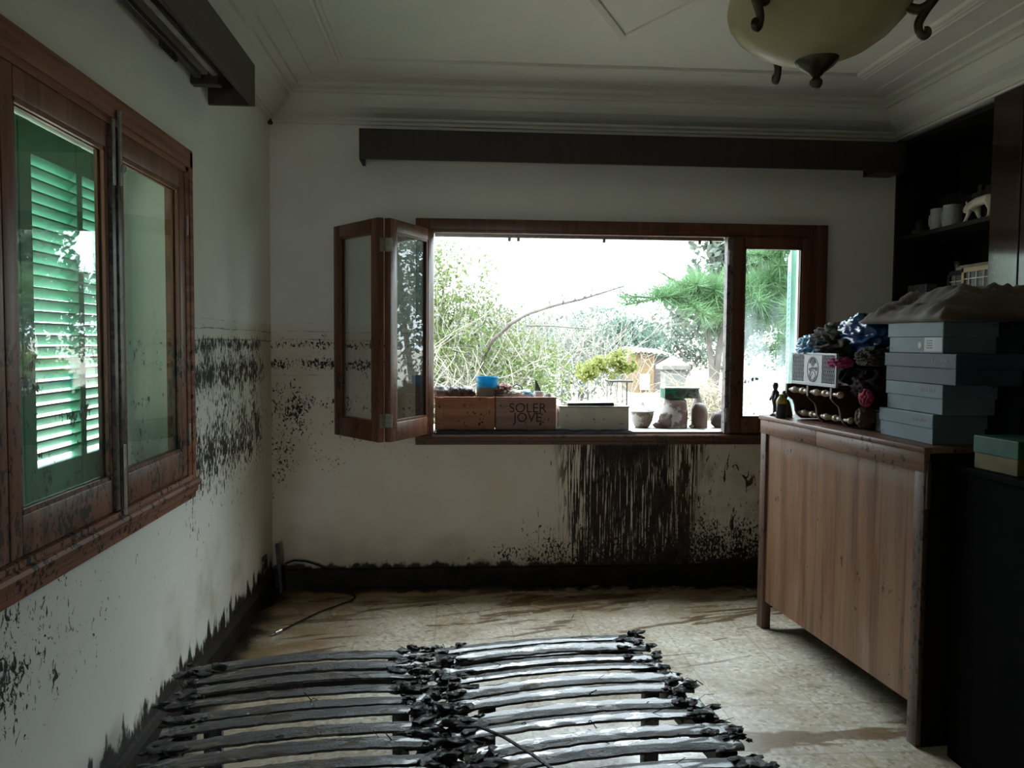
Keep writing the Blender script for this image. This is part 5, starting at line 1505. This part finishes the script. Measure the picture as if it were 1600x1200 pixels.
# ------------------------------------------------------------------ things on the outer ledge
OZ = 0.939
M_terra = plain('weathered_terracotta', (0.12, 0.08, 0.06), 0.7, var=0.25, scale=9, dirt=(0.28, 0.26, 0.24), dirt_amt=0.55, dscale=9)
t = thing('clay_pot', 'weathered cup-shaped clay pot with a pointed top on the outer ledge', 'pot', (1.243, 5.30, OZ))
b = MB(); b.lathe([(0, 0), (0.040, 0), (0.050, 0.008), (0.068, 0.045), (0.076, 0.085), (0.078, 0.104), (0.073, 0.104), (0.068, 0.085), (0.045, 0.012), (0, 0.012)], (0, 0, 0), 28); add('bowl', b, M_terra, t, smooth=40, local=True)
b = MB(); b.lathe([(0.080, 0.104), (0.082, 0.110), (0.050, 0.135), (0.020, 0.150), (0.012, 0.165), (0.0, 0.178)], (0, 0, 0), 24); add('lid', b, plain('pale_lid', (0.22, 0.20, 0.18), 0.7), t, smooth=40, local=True)
t = thing('plaster_stump', 'white flaking plaster stump with brown broken foot on the outer ledge', 'stump', (1.462, 5.30, OZ))
b = MB(); b.lathe([(0, 0), (0.088, 0), (0.092, 0.03), (0.088, 0.09), (0.084, 0.15), (0.078, 0.18), (0.060, 0.192), (0, 0.195)], (0, 0, 0), 28)
for v in b.bm.verts: v.co += Vector((mnoise.noise(v.co * 14), mnoise.noise(v.co * 14 + Vector((5, 5, 5))), 0)) * 0.007
add('body', b, plain('flaking_white_plaster', (0.30, 0.28, 0.265), 0.75, var=0.1, scale=8, bump=0.3, dirt=(0.11, 0.07, 0.055), dirt_amt=0.55, dscale=8), t, smooth='all', local=True)
b = MB(); b.blob((-0.065, -0.045, 0.045), (0.055, 0.045, 0.060), 3, 0.35, 2, 77, flat=0.0); b.blob((-0.105, -0.03, 0.018), (0.045, 0.035, 0.022), 3, 0.3, 2, 78, flat=0.0); add('broken_foot', b, plain('brown_broken_stone', (0.11, 0.075, 0.062), 0.8, var=0.4, scale=14), t, smooth='all', local=True)
t = thing('green_case', 'muddy green and grey plastic case balanced on the plaster stump', 'case', (1.492, 5.30, OZ + 0.196))
M_gcase = plain('green_plastic', (0.012, 0.12, 0.065), 0.4, var=0.3, scale=8, dirt=(0.03, 0.03, 0.028), dirt_amt=0.35, dscale=10)
b = MB(); b.box((-0.112, -0.06, 0), (0.025, 0.06, 0.062), 0.005); add('body', b, M_gcase, t, smooth=30, local=True)
b = MB(); b.box((0.025, -0.06, 0.002), (0.118, 0.06, 0.062), 0.005); add('end', b, plain('grey_green_plastic', (0.10, 0.14, 0.12), 0.45, dirt=(0.03, 0.03, 0.03), dirt_amt=0.4), t, smooth=30, local=True, label='grey end of the case')
b = MB(); b.box((-0.116, -0.064, 0.062), (0.122, 0.064, 0.074), 0.004); add('lid', b, plain('pale_lid_plastic', (0.16, 0.22, 0.19), 0.4), t, smooth=30, local=True)
b = MB(); b.lathe([(0, 0), (0.050, 0), (0.053, 0.006), (0.053, 0.105), (0.050, 0.128), (0.040, 0.150), (0.022, 0.164), (0, 0.168)], (1.628, 5.28, OZ), 28)
solo('stone_bottle', b, plain('brown_stoneware', (0.105, 0.062, 0.048), 0.6, var=0.2, scale=8), 'round-topped brown stone cylinder standing on the outer ledge', 'stone', smooth=40)
b = MB(); b.blob((0, 0, 0.11), (0.050, 0.045, 0.14), 3, 0.15, 2.2, 81, flat=0.0)
for v in b.bm.verts: k_ = 1 - 0.62 * max(0, v.co.z - 0.10) / 0.15; v.co.x *= k_; v.co.y *= k_
b.bm.transform(Matrix.Translation((1.652, 5.40, OZ))); solo('cone_rock', b, plain('grey_rock', (0.14, 0.12, 0.105), 0.8, var=0.3), 'pointed grey stone behind the brown stone cylinder', 'stone', smooth='all')
b = MB(); b.blob((0, 0, 0.05), (0.060, 0.05, 0.065), 3, 0.3, 1.8, 84, flat=0.0); b.bm.transform(Matrix.Translation((1.775, 5.30, OZ))); solo('ledge_rock', b, plain('dark_rock', (0.085, 0.065, 0.058), 0.8, var=0.4), 'dark jagged rock on the outer ledge next to the closed sash', 'stone', smooth='all')
b = MB(); b.blob((0, 0, 0.012), (0.017, 0.017, 0.014), 2, 0.2, 2, 88, flat=0.0); b.bm.transform(Matrix.Translation((1.566, 5.25, OZ))); solo('pebble', b, plain('tan_pebble', (0.30, 0.22, 0.17), 0.7), 'little tan pebble between stump and brown stone cylinder', 'stone', smooth='all')

# ------------------------------------------------------------------ garden outside
g = G('pale_dirt')
p = g.pos()
c = g.mix(g.ss(g.noise(p, 0.7, 6, 0.6), 0.35, 0.65), (0.24, 0.20, 0.16), (0.34, 0.30, 0.25))
c = g.mix(g.ss(g.noise(p, 5, 5, 0.65), 0.55, 0.7) * 0.7, c, (0.17, 0.125, 0.085))
c = g.mix(g.ss(g.noise(p, 0.35, 3), 0.58, 0.7) * 0.4, c, (0.06, 0.07, 0.035))
M_dirt = g.done(g.pbr(c, 0.85, 0, g.bump(g.noise(p, 9, 6, 0.65), 0.5, 0.05), 0.2))
b = MB()
def gr(u, v):
    x = -60 + 130 * u; y = -12 + 110 * v
    z = -0.27 + max(0, min(y - 7, 30)) * 0.018 + (mnoise.noise(Vector((x * 0.25, y * 0.25, 0))) * 0.10 if y > 8 or x < -4 else 0)
    if y > 45: z += (y - 45) * 0.03
    return (x, y, z)
b.grid(gr, 130, 110)
struct('ground', b, M_dirt, smooth=True)


def leaf_mat(name, ca, cb, tr=0.4):
    g = G(name)
    p = g.pos()
    c = g.mix(g.ss(g.noise(p, 2.2, 3), 0.35, 0.65), ca, cb)
    tl = g.n('BsdfTranslucent'); g.put(tl.inputs[0], c)
    return g.done(g.mixs(tr, g.pbr(c, 0.6, 0, None, 0.3), S(g, tl.outputs[0])))


def leaves(blobs, n, size, seed, aspect=2.2, droop=0.0):
    r = random.Random(seed)
    vs, fs = [], []
    wt = [a * b_ * c_ for (_, (a, b_, c_)) in blobs]
    while len(fs) < n:
        c_, rr = r.choices(blobs, wt)[0]
        d = Vector((r.gauss(0, 1), r.gauss(0, 1), r.gauss(0, 1))).normalized()
        rad = r.random() ** 0.45
        q = Vector((c_[0] + d.x * rr[0] * rad, c_[1] + d.y * rr[1] * rad, c_[2] + d.z * rr[2] * rad))
        if mnoise.noise(q * (1.6 / max(0.35, min(rr)))) + mnoise.noise(q * (4.0 / max(0.35, min(rr)))) * 0.6 < -0.05:
            continue
        a = Vector((r.gauss(0, 1), r.gauss(0, 1), r.gauss(0, 1) - droop)).normalized()
        b_ = a.orthogonal().normalized()
        b_ = Matrix.Rotation(r.uniform(0, 2 * PI), 3, a) @ b_
        s = size * r.uniform(0.6, 1.3)
        k = len(vs)
        vs += [q - a * s * aspect * 0.5, q + b_ * s * 0.5, q + a * s * aspect * 0.5, q - b_ * s * 0.5]
        fs.append((k, k + 1, k + 2, k + 3))
    return vs, fs


def stick(vs, fs, pts, r0, r1):
    n = len(pts)
    for i in range(n):
        t_ = (pts[min(i + 1, n - 1)] - pts[max(i - 1, 0)]).normalized()
        a = t_.orthogonal().normalized(); b_ = t_.cross(a)
        rr = r0 + (r1 - r0) * i / (n - 1)
        k = len(vs)
        for j in range(4):
            vs.append(pts[i] + (a * math.cos(j * PI / 2) + b_ * math.sin(j * PI / 2)) * rr)
        if i:
            for j in range(4):
                fs.append((k - 4 + j, k - 4 + (j + 1) % 4, k + (j + 1) % 4, k + j))


def wig(p0, d, L, r, n=6, w=0.25, grav=0.0):
    pts = [p0.copy()]; d = d.normalized()
    for i in range(n):
        d = (d + Vector((r.gauss(0, w), r.gauss(0, w), r.gauss(0, w) - grav))).normalized()
        pts.append(pts[-1] + d * L / n)
    return pts


def twigs(base, n, spread, L, seed, r0=0.012, up=0.8, sub=4, grav=0.0):
    r = random.Random(seed)
    vs, fs = [], []
    for i in range(n):
        p0 = Vector(base) + Vector((r.uniform(-1, 1) * spread[0], r.uniform(-1, 1) * spread[1], r.uniform(0, 1) * spread[2]))
        d = Vector((r.gauss(0, 0.6), r.gauss(0, 0.6), up + r.gauss(0, 0.3)))
        l = L * r.uniform(0.5, 1.2)
        pts = wig(p0, d, l, r, 7, 0.14, grav)
        stick(vs, fs, pts, r0 * r.uniform(0.6, 1.1), r0 * 0.3)
        for s_ in range(sub):
            q = pts[r.randint(2, 6)]
            stick(vs, fs, wig(q, d + Vector((r.gauss(0, 1), r.gauss(0, 1), r.gauss(0, 0.7))), l * 0.4, r, 4, 0.2, grav), r0 * 0.4, r0 * 0.15)
    return vs, fs


M_bark = plain('grey_bark', (0.07, 0.06, 0.05), 0.8, var=0.3, scale=6)
M_deadw = plain('bleached_twigs', (0.23, 0.205, 0.17), 0.8, var=0.25, scale=6)
M_lf1 = leaf_mat('fresh_green_leaf', (0.060, 0.095, 0.022), (0.115, 0.150, 0.044))
M_lf2 = leaf_mat('grey_green_leaf', (0.045, 0.075, 0.058), (0.085, 0.125, 0.098))
M_lf3 = leaf_mat('yellow_green_leaf', (0.13, 0.16, 0.035), (0.19, 0.205, 0.055))
M_pine = leaf_mat('pine_needle', (0.060, 0.125, 0.050), (0.105, 0.19, 0.085), 0.25)
M_olive = leaf_mat('olive_leaf', (0.070, 0.090, 0.068), (0.125, 0.145, 0.115))


def GZ(x, y):
    return -0.27 + max(0, min(y - 7, 30)) * 0.018


def plant(name, label, cat, base, blobs, n, size, mat, seed, trunk=None, tw=None, twm=None, group=None, aspect=2.2):
    t = thing(name, label, cat, base, 0, group)
    vs, fs = leaves(blobs, n, size, seed, aspect)
    rawmesh('foliage', vs, fs, mat, t)
    vs, fs = [], []
    r = random.Random(seed + 1)
    for (c_, rr) in blobs:
        top = Vector(c_)
        p0 = Vector(base) + Vector((r.uniform(-0.1, 0.1), r.uniform(-0.1, 0.1), -0.1))
        mid = p0.lerp(top, 0.5) + Vector((r.uniform(-0.2, 0.2), r.uniform(-0.2, 0.2), 0)) * rr[0] * 0.5
        stick(vs, fs, [p0, p0.lerp(mid, 0.5), mid, mid.lerp(top, 0.5), top], trunk or 0.05, (trunk or 0.05) * 0.3)
    rawmesh('trunk', vs, fs, M_bark, t)
    if tw:
        vs, fs = [], []
        for a in tw:
            v2, f2 = twigs(*a)
            o_ = len(vs); vs += v2; fs += [tuple(i + o_ for i in f) for f in f2]
        rawmesh('bare_twigs', vs, fs, twm or M_deadw, t, )
    return t


plant('garden_shrub', 'loose bright green shrub full of bleached bare twigs right outside the window', 'shrub', (-0.3, 9.6, GZ(0, 9.6)),
      [((-0.75, 9.7, 0.75), (1.3, 0.9, 0.9)), ((-1.4, 10.0, 1.9), (1.0, 0.9, 1.0)), ((0.15, 9.6, 1.45), (0.85, 0.7, 0.75)), ((-0.15, 9.7, 2.2), (0.7, 0.6, 0.55)), ((-0.75, 9.9, 2.35), (0.7, 0.6, 0.7)), ((0.9, 10.0, 1.05), (0.6, 0.6, 0.6)), ((0.4, 9.5, 0.5), (0.9, 0.7, 0.6))], 34000, 0.028, M_lf1, 31, 0.06,
      [((-0.2, 9.4, 0.3), 90, (1.0, 0.6, 1.1), 1.3, 5, 0.006, 0.7, 6), ((0.5, 9.6, 0.9), 80, (0.8, 0.5, 0.8), 1.2, 6, 0.0055, 0.9, 6), ((-0.1, 9.0, 0.9), 80, (0.45, 0.3, 0.6), 1.0, 7, 0.006, -0.8, 4), ((0.1, 9.6, 1.9), 50, (0.8, 0.5, 0.5), 1.0, 8, 0.005, 1.0, 6)])
b = MB(); b.tube([(0.55, 8.6, 1.68), (0.75, 8.6, 1.80), (1.05, 8.65, 1.90), (1.35, 8.7, 1.97), (1.6, 8.7, 2.05), (1.82, 8.7, 2.12)], [0.022, 0.02, 0.018, 0.014, 0.012, 0.008], 7)
b.tube([(0.75, 8.62, 1.68), (1.0, 8.65, 1.68), (1.3, 8.7, 1.66), (1.45, 8.7, 1.65)], [0.010, 0.009, 0.007, 0.004], 6)
b.tube([(0.58, 8.6, 1.69), (0.40, 8.9, 1.52), (0.25, 9.6, 1.1), (0.15, 10.2, 0.5), (0.1, 10.5, -0.26)], [0.02, 0.02, 0.022, 0.026, 0.03], 7)
r = random.Random(2)
vs_ = []
for k in range(26):
    u = r.random(); p0 = Vector((0.75 + u * 1.05, 8.65, 1.79 + u * 0.33))
    b.tube(wig(p0, Vector((r.gauss(0.3, 0.4), r.gauss(0, 0.3), r.choice((0.9, 0.8, -0.5)))), r.uniform(0.15, 0.45), r, 4, 0.15), [0.005, 0.004, 0.004, 0.003, 0.0015], 4)
solo('bare_branch', b, M_bark, 'long pale bare branch leaning across the sky before the shrub', 'branch', smooth='all')
plant('bare_bush', 'grey leafless thicket in the middle distance beyond the green shrub', 'bush', (2.0, 14.5, GZ(0, 14.5)),
      [((1.9, 14.5, 1.0), (1.1, 0.8, 0.8)), ((2.5, 14.8, 1.4), (0.8, 0.7, 0.7))], 2600, 0.04, M_olive, 41, 0.05,
      [((2.0, 14.3, 0.1), 120, (1.3, 0.6, 1.0), 1.6, 15, 0.011, 0.9, 5)], None)
specs = [((5.2, 27, 0), [((5.0, 27, 1.5), (1.9, 1.2, 1.25)), ((6.0, 27.5, 1.3), (1.6, 1.2, 1.1))], 'rounded blue-green tree at centre beyond the shed', M_lf2),
         ((8.2, 29, 0), [((8.0, 29, 1.6), (2.2, 1.3, 1.3)), ((9.8, 29.5, 1.9), (1.8, 1.3, 1.5))], 'grey-green tree rising behind the gatepost', M_olive),
         ((4.5, 13.8, 0), [((4.3, 13.8, 2.3), (0.75, 0.7, 0.7)), ((4.9, 13.8, 3.2), (0.9, 0.8, 0.9)), ((5.3, 13.8, 2.4), (0.8, 0.7, 0.8))], 'tall thin-leaved tree above the pine branch', M_olive),
         ((13.5, 30, 0), [((13.2, 30, 1.9), (2.2, 1.4, 1.7)), ((14.5, 30, 3.0), (1.8, 1.3, 1.6))], 'grey-green tree seen through the closed dusty pane', M_lf2),
         ((1.4, 24, 0), [((1.2, 24, 1.3), (2.0, 1.2, 1.3)), ((3.0, 25, 1.5), (1.2, 1.0, 1.0))], 'distant tree behind the bare thicket', M_lf2),
         ((-4.5, 19, 0), [((-4.0, 19, 1.8), (2.6, 1.4, 1.8)), ((-5.5, 19, 3.0), (2.2, 1.4, 1.6))], 'dark green tree seen through the opened left sashes', M_lf2),
         ((6.8, 31, 0), [((6.6, 31, 1.2), (1.8, 1.2, 1.3))], 'low tree behind the shed roof', M_olive),
         ((0.2, 17.5, 0), [((-0.6, 17.5, 1.2), (1.4, 0.9, 1.2)), ((0.9, 17.6, 1.0), (1.2, 0.9, 1.0))], 'mid-green tree close behind the bright shrub', M_lf2),
         ((19, 34, 0), [((18.5, 34, 2.4), (3.2, 1.6, 2.2))], 'broad tree at far right behind the mint shutter', M_lf2),
         ((9.6, 13.0, 0), [((8.8, 13.0, 2.2), (2.0, 1.6, 2.2)), ((9.8, 13.2, 4.3), (1.9, 1.5, 1.7)), ((10.8, 13.0, 2.6), (1.6, 1.5, 2.0))], 'tall dark tree out to the right of the pine, mirrored in the left window', M_lf2),
         ((14.5, 15.0, 0), [((14.0, 15.0, 3.0), (2.6, 1.8, 2.8)), ((15.5, 15.0, 5.2), (2.2, 1.6, 1.8))], 'big tree farthest to the right beyond the pine', M_olive)]
for i, (bs, bl_, lab, m_) in enumerate(specs):
    z_ = GZ(bs[0], bs[1])
    plant('garden_tree', lab, 'tree', (bs[0], bs[1], z_), bl_, 4200, 0.085, m_, 60 + i, 0.10, group='trees at the back of the garden')

# pine with long needles reaching in from the right
t = thing('pine_tree', 'long-needled pine whose bright green branches reach in from the right', 'tree', (5.2, 10.2, GZ(5, 10)))
vs, fs = [], []
stick(vs, fs, [Vector((5.2, 10.2, -0.3)), Vector((5.1, 10.15, 1.5)), Vector((5.2, 10.2, 3.2)), Vector((5.1, 10.1, 5.0))], 0.16, 0.05)
rawmesh('trunk', vs, fs, M_bark, t)
brs = [[(5.1, 10.1, 1.9), (4.2, 9.6, 1.75), (3.4, 9.2, 1.92), (2.6, 8.9, 2.02), (2.15, 8.7, 2.0)],
       [(5.1, 10.1, 2.4), (4.3, 9.7, 2.2), (3.5, 9.4, 2.02), (3.0, 9.2, 1.95)],
       [(5.15, 10.1, 2.9), (4.4, 9.6, 2.6), (3.7, 9.3, 2.2), (3.1, 9.1, 2.02), (2.6, 8.95, 2.12), (2.25, 8.9, 2.3)],
       [(5.15, 10.1, 3.4), (4.6, 9.7, 3.2), (4.1, 9.4, 2.8), (3.75, 9.2, 2.5)],
       [(5.1, 10.1, 2.2), (4.5, 9.2, 2.1), (4.0, 8.6, 2.0), (3.6, 8.3, 1.8)], [(5.1, 10.1, 1.6), (4.6, 9.5, 1.6), (4.1, 9.1, 1.5), (3.7, 8.9, 1.4)]]
vs, fs = [], []; nv, nf = [], []
r = random.Random(77)
def needles(p, d, n, L):
    for k in range(n):
        dd = (d * 0.5 + Vector((r.gauss(0, 0.55), r.gauss(0, 0.55), r.gauss(0.15, 0.5)))).normalized()
        a = dd.orthogonal().normalized(); a = Matrix.Rotation(r.uniform(0, 6.28), 3, dd) @ a
        l = L * r.uniform(0.6, 1.2); i0 = len(nv)
        q = p + d * r.uniform(-0.05, 0.05)
        nv.extend([q - a * 0.0045, q + a * 0.0045, q + dd * l]); nf.append((i0, i0 + 1, i0 + 2))
for bi, br in enumerate(brs):
    P = [Vector(q) for q in br]
    stick(vs, fs, P, 0.03, 0.008)
    for i in range(len(P) - 1):
        d = (P[i + 1] - P[i]).normalized()
        for k in range(9):
            q = P[i].lerp(P[i + 1], k / 9)
            if i >= 1 or k > 5:
                if bi == 2 and i >= 4: needles(q, d, 14, 0.06); continue
                if bi == 0 and i >= 3 and r.random() < 0.6: continue
                needles(q, d, 60, 0.30)
                sd_ = (d + Vector((r.gauss(0, 0.7), r.gauss(0, 0.5), r.gauss(0.2, 0.4)))).normalized()
                e = q + sd_ * r.uniform(0.2, 0.45)
                stick(vs, fs, [q, q.lerp(e, 0.5), e], 0.008, 0.004)
                for u in (0.4, 0.7, 1.0): needles(q.lerp(e, u), sd_, 46, 0.28)
rawmesh('branches', vs, fs, M_bark, t)
rawmesh('needles', nv, nf, M_pine, t)

# saplings with yellow-green tops beside a thin wire stand
for k, (x_, y_, zt, n_) in enumerate(((1.16, 7.0, 1.30, 420), (1.31, 7.08, 1.34, 420), (1.45, 7.0, 1.40, 620))):
    lab = ('yellow-green sapling at the left of three slender ones beyond the foam box', 'yellow-green sapling in the middle of three beyond the foam box', 'tallest yellow-green sapling beside the wire stand')[k]
    plant('sapling', lab, 'sapling', (x_, y_, GZ(0, 7)), [((x_, y_, zt - 0.04), (0.13, 0.12, 0.10)), ((x_ + 0.03, y_, zt - 0.10), (0.12, 0.10, 0.07))] + ([((x_, y_, 1.08), (0.06, 0.06, 0.07))] if k == 0 else []), n_, 0.022, M_lf3, 90 + k, 0.007, group='saplings beyond the foam box', aspect=1.8)
t = thing('wire_stand', 'thin dark metal stand with upright rods beside the saplings', 'stand', (1.44, 6.8, GZ(0, 6.8)))
for x_ in (1.32, 1.375, 1.46):
    b = MB(); b.tube([(x_, 6.8, GZ(0, 6.8)), (x_, 6.8, 1.175)], 0.0065 if x_ > 1.45 else 0.003, 6); add('rod', b, M_junk[1], t)
b = MB(); b.box((1.29, 6.70, 1.17), (1.49, 6.90, 1.185), 0.002); add('shelf', b, M_junk[1], t)

# shed
t = thing('garden_shed', 'small tan shed with corrugated roof at the back of the garden', 'shed', (5.8, 24.0, GZ(0, 24)))
b = MB(); b.box((5.25, 23.5, GZ(0, 24) - 0.05), (5.85, 25.0, 1.20)); add('wall', b, plain('tan_planks', (0.12, 0.075, 0.032), 0.7), t)
b = MB(); b.box((5.85, 23.6, GZ(0, 24) - 0.05), (6.3, 24.9, 1.10)); add('annex', b, plain('dim_grey_wall', (0.06, 0.05, 0.045), 0.8), t)
b = MB(); b.box((5.42, 23.44, 0.12), (5.72, 23.5, 0.60), 0.01); add('door', b, plain('white_door', (0.22, 0.21, 0.19), 0.6), t)
b = MB()
def roof_f(u, v):
    x = 5.15 + 1.25 * u; y = 23.2 + 2.1 * v
    return (x, y, 1.20 + 0.16 * v + 0.02 * math.sin(x * 40) + 0.05 - abs(u - 0.22) * 0.12)
b.grid(roof_f, 90, 6); b2 = bmesh.ops.solidify(b.bm, geom=b.bm.faces[:], thickness=0.03)
add('roof', b, plain('corrugated_sheet', (0.13, 0.115, 0.10), 0.6, var=0.2, scale=3), t, smooth='all')
# gatepost
gz = GZ(0, 9.5)
t = thing('gatepost', 'pale rendered gatepost with a pyramid cap in the garden', 'post', (2.59, 9.5, gz))
M_rend = plain('grey_render', (0.15, 0.15, 0.147), 0.8, var=0.15, scale=3)
b = MB(); b.box((2.475, 9.38, gz - 0.1), (2.715, 9.62, 1.19), 0.008); add('shaft', b, M_rend, t)
b = MB(); b.box((2.425, 9.33, 1.19), (2.765, 9.67, 1.245), 0.006)
v = [b.bm.verts.new(q) for q in ((2.435, 9.34, 1.245), (2.755, 9.34, 1.245), (2.755, 9.66, 1.245), (2.435, 9.66, 1.245), (2.595, 9.5, 1.36))]
for k in range(4): b.bm.faces.new((v[k], v[(k + 1) % 4], v[4]))
add('cap', b, plain('pale_cap', (0.15, 0.135, 0.125), 0.75, var=0.15), t)
# heaps of dry stalks
M_straw = plain('dry_straw', (0.25, 0.215, 0.15), 0.8, var=0.3, scale=4)
for k, (c_, sp_, n_, lab) in enumerate((((2.80, 8.9, -0.2), (0.30, 0.35, 1.20), 900, 'tall heap of pale dry stalks right of the gatepost'), ((1.95, 8.6, -0.25), (0.25, 0.25, 0.85), 130, 'low brown heap of dry stalks left of the gatepost'))):
    vs, fs = twigs(c_, n_, sp_, 0.42 if k == 0 else 0.26, 120 + k, 0.007, 0.2, 3, 0.1)
    o = rawmesh('straw_heap', [v - Vector(c_) for v in vs], fs, M_straw if k == 0 else M_deadw)
    o.location = c_; o['label'] = lab; o['category'] = 'straw heap'; o['kind'] = 'stuff'
# low garden wall pieces and pale slab beyond the ledge
b = MB(); b.box((0.9, 6.35, -0.3), (3.6, 6.55, 0.86), 0.01)
solo('garden_wall', b, plain('limewashed_block', (0.20, 0.19, 0.17), 0.8, var=0.15, scale=4, dirt=(0.2, 0.15, 0.1), dirt_amt=0.3, dscale=5), 'low pale garden wall just outside below the ledge', 'wall')
#@@PART4
